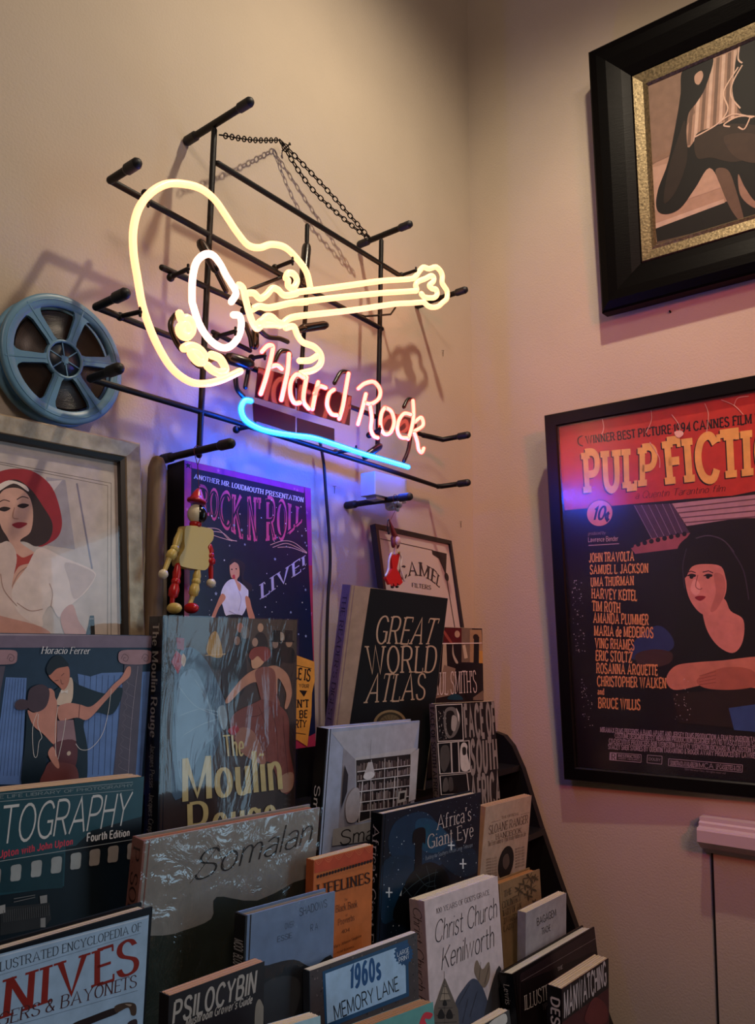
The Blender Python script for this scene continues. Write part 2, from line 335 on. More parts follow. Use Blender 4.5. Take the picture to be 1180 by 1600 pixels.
# ------------------------------------------------------------------ measured outlines (metres; artwork in tenths of a millimetre on each face)
BOOKS = [
{'O':[-1.2633,-0.1188,1.2245],'u':[0.9999,0.0058,-0.0088],'v':[0.009,-0.0395,0.9992],'n':[0.0055,-0.9992,-0.0395],'w':0.2316,'h':0.2837,'art':[('p','#77687c',[4,2830,223,2833,2312,2833,2312,2678,4,2674]),('p','#a89aa8',[4,2833,1852,2833,4,2808]),('p','#5f80bc',[370,2339,617,2324,638,1101,294,1147]),('p','#5f80bc',[1262,2357,1437,2318,1592,2358,1877,2360,2312,2359,2274,883,1451,993,1370,1757]),('l','#26385c',3.6,[388,2322,335,1235]),('l','#26385c',3.7,[420,2321,377,1230]),('l','#26385c',3.7,[453,2320,419,1225]),('l','#26385c',3.7,[486,2319,462,1219]),('l','#26385c',3.7,[520,2318,505,1214]),('l','#26385c',3.7,[553,2317,548,1209]),('l','#26385c',3.7,[587,2316,591,1203]),('l','#26385c',4.0,[1359,2337,1385,1121]),('l','#26385c',4.0,[1440,2335,1466,1111]),('l','#26385c',4.0,[1522,2333,1548,1101]),('l','#26385c',4.0,[1606,2331,1631,1091]),('l','#26385c',4.1,[1690,2328,1715,1080]),('l','#26385c',4.1,[1776,2326,1800,1070]),('l','#26385c',4.1,[1863,2324,1887,1059]),('l','#26385c',4.1,[1951,2322,1974,1048]),('l','#26385c',4.2,[2040,2319,2063,1037]),('l','#26385c',4.2,[2130,2317,2153,1026]),('l','#26385c',4.2,[2222,2315,2244,1015]),('p','#544c5c',[1912,2459,2190,2454,2176,896,1839,941]),('p','#544c5c',[60,2472,353,2467,317,2182,342,1140,91,1174]),('L','#8c8494',2.9,[1937,2404,2005,2329,1969,2239,2102,2162]),('L','#8c8494',2.9,[1934,2259,1998,2187,1961,2103,2098,2024]),('L','#8c8494',2.9,[1931,2114,1990,2046,1954,1968,2095,1887]),('L','#8c8494',2.9,[1928,1969,1983,1905,1946,1833,2091,1751]),('L','#8c8494',2.9,[1926,1825,1976,1764,1938,1698,2087,1614]),('L','#8c8494',2.9,[1923,1681,1968,1624,1931,1564,2084,1478]),('L','#8c8494',2.9,[1920,1538,1961,1484,1923,1430,2080,1343]),('L','#8c8494',2.9,[1917,1395,1954,1345,1916,1297,2077,1207]),('L','#8c8494',2.9,[1915,1252,1947,1206,1908,1163,2073,1072]),('L','#a8a0b0',5.9,[2116,2437,2066,1743,2061,1038]),('p','#a07e86',[1811,2560,1811,2581,1813,2603,1824,2622,1848,2637,1887,2645,1941,2649,2000,2650,2058,2650,2119,2650,2184,2649,2244,2645,2288,2636,2312,2621,2312,2489,2312,2488,2288,2472,2247,2462,2191,2457,2129,2456,2071,2456,2014,2458,1954,2461,1900,2467,1858,2478,1833,2494,1819,2515,1813,2538]),('L','#4a2c38',5.8,[1855,2532,1892,2595,1958,2558,1940,2504,1891,2514,1895,2546,1923,2546]),('L','#4a2c38',5.9,[2164,2529,2203,2594,2272,2556,2253,2500,2202,2510,2206,2543,2235,2543]),('s','#a07e86',[100,2573,126,2640,284,2651,456,2640,482,2570,457,2497,295,2484,136,2502]),('L','#4a2c38',5.0,[132,2549,160,2604,209,2572,197,2525,160,2533,163,2561,183,2561]),('L','#4a2c38',5.1,[364,2547,392,2603,444,2570,431,2522,393,2530,396,2559,417,2559]),('s','#0f1e2a',[647,1940,747,1737,988,1535,927,1392,880,1069,638,1101,643,1519,644,1745]),('s','#0f1e2a',[1174,2282,1291,2218,1649,2099,1767,2156,1901,2151,1863,1955,1749,1828,1546,1867,1380,1757,1449,1440,1461,992,1299,1013,1281,1542,1243,1818,1190,2043]),('s','#0f1e2a',[881,2058,997,2187,1071,2167,1046,1999,906,1957]),('s','#d8c4b0',[1053,2168,1162,2317,1207,2204,1184,2000,1001,1998,1025,2101]),('s','#c07c66',[886,2366,980,2431,1116,2451,1151,2342,1136,2232,1080,2166,1003,2228,899,2316]),('s','#14171e',[846,2434,909,2555,1006,2583,1093,2514,1125,2457,981,2426,887,2349]),('l','#3a1c1c',6.1,[955,2280,1008,2287]),('l','#3a1c1c',6.2,[1041,2337,1075,2370]),('L','#3a1c1c',5.4,[1035,2295,1051,2244,1075,2243]),('p','#e8e0d8',[1044,2168,1091,2149,1141,2172,1139,2122,1091,2141,1052,2125]),('s','#c88a78',[647,1948,734,1918,867,2009,865,2159,907,2193,960,2155,977,2087,1011,1984,1027,1548,989,1532,856,1663,727,1771]),('s','#c88a78',[1021,1967,1156,2007,1307,1982,1453,1946,1612,2057,1763,2210,1871,2297,1946,2422,2003,2421,1990,2302,1847,2189,1656,2001,1435,1793,1280,1824,1078,1799,1028,1866]),('l','#5a2420',9.4,[1307,1982,1303,1814]),('s','#4a343c',[638,2070,663,2200,798,2244,900,2165,877,1992,768,1924,662,1963]),('s','#4a343c',[490,2038,553,2083,648,2054,645,1969,519,1967]),('p','#94747c',[1024,1803,1235,1801,1290,1541,1038,1547]),('s','#5e2c30',[1003,1534,1281,1542,1301,1242,1134,1253,1046,1346]),('s','#6e3a38',[959,1322,1058,1311,1302,1233,1317,1011,880,1069,904,1230]),('s','#c88a78',[933,1441,982,1502,1032,1431,1089,1258,1053,1245,965,1355]),('e','#c8b4a0',[1201,1400,26,27]),('L','#e4e0dc',6.0,[765,1916,721,1739,753,1443,796,1406,810,1568,841,1631,782,1767,780,1899]),('L','#e4e0dc',6.1,[1020,1984,1003,1717,1035,1381]),('L','#e4e0dc',6.2,[1131,1825,1110,1608,1065,1344]),('L','#e4e0dc',6.5,[1730,2158,1709,1874,1644,1597,1498,1436,1364,1428,1283,1508]),('t','#e8e8ec','Horacio Ferrer','serifi',[761,2606,1395,2599],[763,2689,1401,2680])],'spine':[],'t':0.018,'label':'tango book with a dancing couple before blue curtains,propped below the pin-up frame','cov':'#20344c','sp':'#1a2230','page':'#d8ccb4','hard':True,'gloss':0.4,'sleeve':None,'name':'book'},
{'O':[-1.0215,-0.1441,1.2225],'u':[1.0,-0.0099,0.0006],'v':[-0.0006,-0.003,1.0],'n':[-0.0099,-0.9999,-0.003],'w':0.2496,'h':0.3094,'art':[('p','#4a4038',[4,3090,1020,3090,2490,3085,2462,2536,4,2553]),('p','#3a2f2c',[4,2552,2462,2536,2492,561,2492,4,1693,4,4,313]),('s','#181818',[1200,2673,1242,2861,1397,2862,1455,2671]),('e','#a86a50',[1317,2956,62,71]),('s','#181818',[1592,2670,1637,2863,1800,2864,1861,2668]),('e','#c09a80',[1716,2961,59,66]),('s','#181818',[1294,2601,1336,2790,1494,2790,1552,2598]),('e','#6a5c50',[1412,2886,82,93]),('s','#181818',[2008,2518,2056,2716,2229,2715,2292,2513]),('e','#a89484',[2140,2815,76,83]),('s','#181818',[2181,2440,2230,2640,2407,2638,2471,2434]),('e','#b08a70',[2316,2740,71,76]),('s','#181818',[807,2379,845,2561,992,2558,1047,2372]),('e','#c08a50',[916,2652,65,76]),('s','#181818',[1144,2486,1185,2673,1339,2671,1396,2481]),('e','#8a6a58',[1259,2766,56,64]),('s','#181818',[1485,2455,1528,2646,1690,2645,1749,2450]),('e','#b09080',[1607,2742,58,65]),('s','#181818',[1892,2422,1939,2618,2109,2616,2171,2415]),('e','#947c70',[2022,2716,62,67]),('p','#141416',[1960,2927,2121,2920,2123,2765,1963,2771]),('p','#141416',[1922,2771,2162,2765,2162,2740,1923,2746]),('p','#141416',[2218,2929,2384,2923,2387,2765,2221,2770]),('p','#141416',[2179,2770,2426,2765,2426,2740,2179,2745]),('s','#b08a3c',[700,2631,780,2858,896,2871,992,2558,817,2538]),('l','#c8a060',10.7,[687,2563,1172,2579]),('s','#141416',[994,2489,1171,2626,1420,2552,1429,2101,1188,1880,1005,2029]),('s','#486078',[195,2527,419,2678,674,2518,883,2217,1069,1841,1016,1571,824,1094,236,651,163,1342,171,1986]),('s','#6a86a0',[244,2199,510,2365,775,1905,930,1487,678,1288,362,846,229,1335]),('s','#8ea4b4',[922,1805,1039,1843,1103,1632,1047,1499,956,1621]),('p','#a02c38',[117,2485,192,2636,337,2525,227,2319]),('p','#8a2834',[187,2811,321,2801,317,2635,204,2658]),('s','#c8b8a8',[300,2591,356,2524,324,2415,276,2482]),('L','#9ab0c0',6.0,[245,2155,524,1877,924,1714]),('L','#9ab0c0',6.0,[283,1762,608,1827,953,1758]),('L','#9ab0c0',6.0,[344,1496,614,1604,926,1669]),('L','#9ab0c0',6.1,[514,2232,717,1954,837,1721]),('s','#c08a70',[1810,2363,2044,2381,2289,2237,2382,1957,2297,1737,2227,1742,2258,1963,2082,2195,2053,1925,1819,1889,1683,2138,1429,2101,1127,1884,1066,1933,1334,2199,1583,2333]),('s','#8a5248',[1615,2308,1810,2375,2012,2296,2052,1974,2123,1773,1821,1768,1668,2090]),('s','#7c4038',[1192,1694,1625,1853,1819,1889,2123,1773,2317,1561,2342,1112,2456,603,2249,436,1970,910,1771,982,1448,1207,1199,1394]),('s','#9a6a58',[1318,1499,1569,1453,1767,1173,1837,926,1514,1059,1262,1272]),('s','#a8806c',[2142,695,2419,732,2405,487,2180,471]),('L','#5a2824',10.4,[1690,1801,1826,1503,1869,1018]),('L','#5a2824',10.6,[1954,1760,2062,1386,2104,943]),('L','#5a2824',10.7,[2195,1620,2236,1222,2314,721]),('L','#5a2824',10.2,[1438,1676,1693,1657,1920,1786]),('s','#a02030',[1107,1494,1256,1551,1319,1476,1198,1417]),('s','#d0a080',[1547,2526,1708,2560,1792,2461,1679,2367,1566,2358,1533,2430]),('s','#8a3a30',[1483,2551,1576,2658,1837,2668,1923,2544,1792,2449,1659,2536,1548,2478]),('t','#c9bb84','The','nouveau',[1071,1133,1419,1105],[1019,1422,1413,1409]),('t','#c9bb84','Moulin','nouveau',[342,614,2213,515],[326,1185,2135,1134]),('t','#c9bb84','Rouge','nouveau',[452,17,2089,-116],[423,569,2078,498])],'spine':[('#a8a49c','The Moulin Rouge','nouveau',0.97,0.48,0.25,0.7),('#8a8880','Jacques Pessis . Jacques Crepineau','nouveau',0.45,0.02,0.3,0.65)],'t':0.03,'label':'sleeved cabaret book with a dancer in a red gown,behind the grey sleeved book','cov':'#35302f','sp':'#15171b','page':'#d8ccb4','hard':True,'gloss':0.3,'sleeve':'crinkle','name':'book'},
{'O':[-0.6284,-0.0816,1.2409],'u':[0.9086,-0.4075,-0.0919],'v':[0.0461,-0.1208,0.9916],'n':[-0.4152,-0.9052,-0.091],'w':0.2005,'h':0.359,'art':[('p','#0c0e11',[250,4,366,3578,548,3586,2001,3586,2001,1450,1971,4]),('t','#bda58a','GREAT','serif',[584,2605,1778,2698],[590,3105,1877,3181]),('t','#bda58a','WORLD','serif',[496,2058,1920,2192],[396,2544,1923,2675]),('t','#bda58a','ATLAS','serif',[514,1530,1766,1675],[585,2055,1745,2149]),('e','#8f7c56',[1096,1199,338,243]),('e','#3a3424',[1096,1199,284,201]),('e','#6e6244',[1096,1199,222,160]),('l','#3a3424',7.0,[1096,1199,1311,1209]),('l','#3a3424',7.0,[1096,1199,1287,1266]),('l','#3a3424',7.0,[1096,1199,1234,1313]),('l','#3a3424',7.0,[1096,1199,1160,1343]),('l','#3a3424',7.0,[1096,1199,1077,1351]),('l','#3a3424',7.0,[1096,1199,997,1337]),('l','#3a3424',7.0,[1096,1199,933,1301]),('l','#3a3424',7.0,[1096,1199,893,1251])],'spine':[('#4a3a40',"THE READER'S DIGEST GREAT",'serif',0.95,0.1,0.25,0.75)],'t':0.035,'label':'tall atlas with black cover,tan cloth spine and big gilt title','cov':'#a8927e','sp':'#8c7478','page':'#d8ccb4','hard':True,'gloss':0.7,'sleeve':None,'name':'book'},
{'O':[-0.3507,-0.1044,1.2244],'u':[1.0,-0.0047,-0.0075],'v':[0.0076,0.0146,0.9999],'n':[-0.0045,-0.9999,0.0146],'w':0.2177,'h':0.3033,'art':[('p','#5a1c20',[673,3016,1345,3029,1427,3029,1311,2705,598,2693]),('p','#7a6858',[1322,3029,1752,3027,1653,2284,1298,2289]),('p','#a88a68',[1660,2997,2142,3005,2173,2501,2173,2257,1635,2284]),('p','#141214',[1820,2883,2041,2846,2000,2260,1779,2263]),('e','#2a1c18',[1899,2835,119,70]),('p','#b8a48c',[598,2684,713,2684,745,2040,515,2046]),('s','#b8a898',[965,2685,1009,2461,1159,2291,1072,2274,941,2461]),('s','#9c4a40',[655,2960,932,2722,864,2703,636,2886]),('e','#b89a80',[1143,2893,104,76]),('p','#c89a48',[2029,2533,2173,2532,2173,2291,2169,2257,2019,2259]),('p','#c8b8a0',[1344,2649,1451,2668,1548,2381,1405,2363]),('p','#1a1416',[1055,2265,2173,2247,2173,1437,1482,1472,1049,2088]),('p','#8a7464',[619,2244,1052,2162,933,1611,278,1570]),('s','#1c4050',[730,1529,900,1631,1171,1600,1306,1491]),('p','#7a6a5c',[1734,1517,2146,1652,2173,1564,2173,1437,1732,1459]),('p','#e8dcd8',[4,2694,2149,2717,2149,2697,4,2672]),('t','#d8ccc8',"PAUL SMITH'S",'serif',[-1,1640,1899,1624],[40,2091,1872,2097])],'spine':[],'t':0.016,'label':'paperback with a collage of people and tall white title,at the wall beside the atlas','cov':'#241c1e','sp':'#241c1e','page':'#d8ccb4','hard':False,'gloss':0.35,'sleeve':None,'name':'book'},
{'O':[-1.3407,-0.2066,1.102],'u':[0.999,-0.0218,-0.0387],'v':[0.0389,0.0066,0.9992],'n':[-0.0215,-0.9997,0.0074],'w':0.238,'h':0.2459,'art':[('p','#1c4450',[4,2455,2376,2455,2376,1738,1433,1795,1443,1381,4,1475]),('p','#0c1218',[1735,1925,2376,1996,2376,1717,1439,1708]),('p','#163640',[4,1855,1418,1728,1426,1368,749,1451,4,1479]),('t','#7c8a8e','FROM THE LIFE LIBRARY OF PHOTOGRAPHY','sans',[259,2399,2235,2354],[257,2431,2233,2388]),('l','#9aa4a6',4.8,[10,2449,2227,2406]),('l','#9aa4a6',4.8,[10,2380,2238,2317]),('t','#c4c8c8','PHOTOGRAPHY','thin',[161,1933,2182,1926],[160,2305,2239,2292]),('t','#c03c50','Barbara London Upton with John Upton','bold',[98,1794,1512,1809],[92,1868,1515,1878]),('t','#d0d0d0','Fourth Edition','bold',[1677,1813,2221,1797],[1677,1901,2221,1875]),('l','#a0a8aa',5.9,[10,1772,2370,1747]),('s','#98a0a2',[843,1691,890,1703,946,1690,952,1607,945,1543,894,1539,847,1551,845,1626]),('s','#98a0a2',[1059,1695,1108,1707,1167,1694,1173,1609,1165,1543,1112,1540,1063,1552,1061,1629]),('s','#98a0a2',[1279,1697,1330,1709,1391,1695,1397,1609,1389,1542,1333,1538,1282,1551,1280,1629]),('s','#98a0a2',[1500,1701,1553,1713,1616,1700,1623,1611,1614,1543,1556,1539,1503,1552,1501,1632]),('s','#8a8682',[1725,1703,1780,1716,1845,1702,1851,1612,1842,1542,1782,1538,1727,1551,1725,1633]),('s','#8a8682',[1952,1703,2009,1716,2078,1701,2084,1609,2074,1538,2011,1535,1954,1548,1953,1631]),('s','#8a8682',[2204,1700,2264,1713,2335,1698,2341,1604,2330,1532,2265,1528,2206,1542,2204,1626]),('s','#8a8682',[636,1688,681,1699,735,1686,741,1605,734,1542,685,1539,640,1550,637,1624]),('p','#2a2c2e',[761,1305,1287,1244,1317,1070,1250,1002,782,1030]),('p','#8a8c8c',[1172,1334,1253,1331,1259,1250,1186,1255]),('p','#8a8c8c',[1197,1105,1252,1101,1259,1000,1204,1012]),('p','#9a9c9c',[743,1325,809,1327,815,1245,749,1244]),('l','#505254',5.1,[796,1273,809,1151]),('l','#505254',5.1,[818,1271,831,1149]),('l','#505254',5.1,[840,1269,853,1147]),('l','#505254',5.1,[862,1266,875,1146]),('l','#505254',5.1,[884,1264,897,1144]),('l','#505254',5.1,[907,1262,919,1142]),('l','#505254',5.2,[929,1260,941,1140]),('l','#505254',5.2,[951,1257,964,1139]),('l','#505254',5.2,[974,1255,986,1137]),('l','#505254',5.2,[996,1253,1009,1135]),('l','#505254',5.2,[1019,1250,1031,1133]),('l','#505254',5.2,[1042,1248,1054,1132]),('l','#505254',5.2,[1065,1245,1077,1130]),('l','#505254',5.2,[1088,1243,1100,1128]),('l','#505254',5.2,[1111,1241,1123,1126]),('l','#505254',5.2,[1134,1238,1146,1124]),('l','#505254',5.3,[1157,1236,1169,1123]),('l','#505254',5.3,[1181,1233,1193,1121]),('l','#505254',5.3,[1204,1231,1216,1119]),('l','#505254',5.3,[1228,1228,1240,1117]),('l','#505254',5.3,[1251,1226,1263,1115]),('l','#505254',5.3,[1275,1224,1287,1113]),('l','#707274',7.7,[893,1333,1118,1336]),('l','#707274',7.7,[890,1366,1116,1358])],'spine':[],'t':0.034,'label':'thick photography manual with a film-strip cover,in front of the tango book','cov':'#0e1a22','sp':'#0e1a22','page':'#c8b090','hard':False,'gloss':0.35,'sleeve':None,'name':'book'},
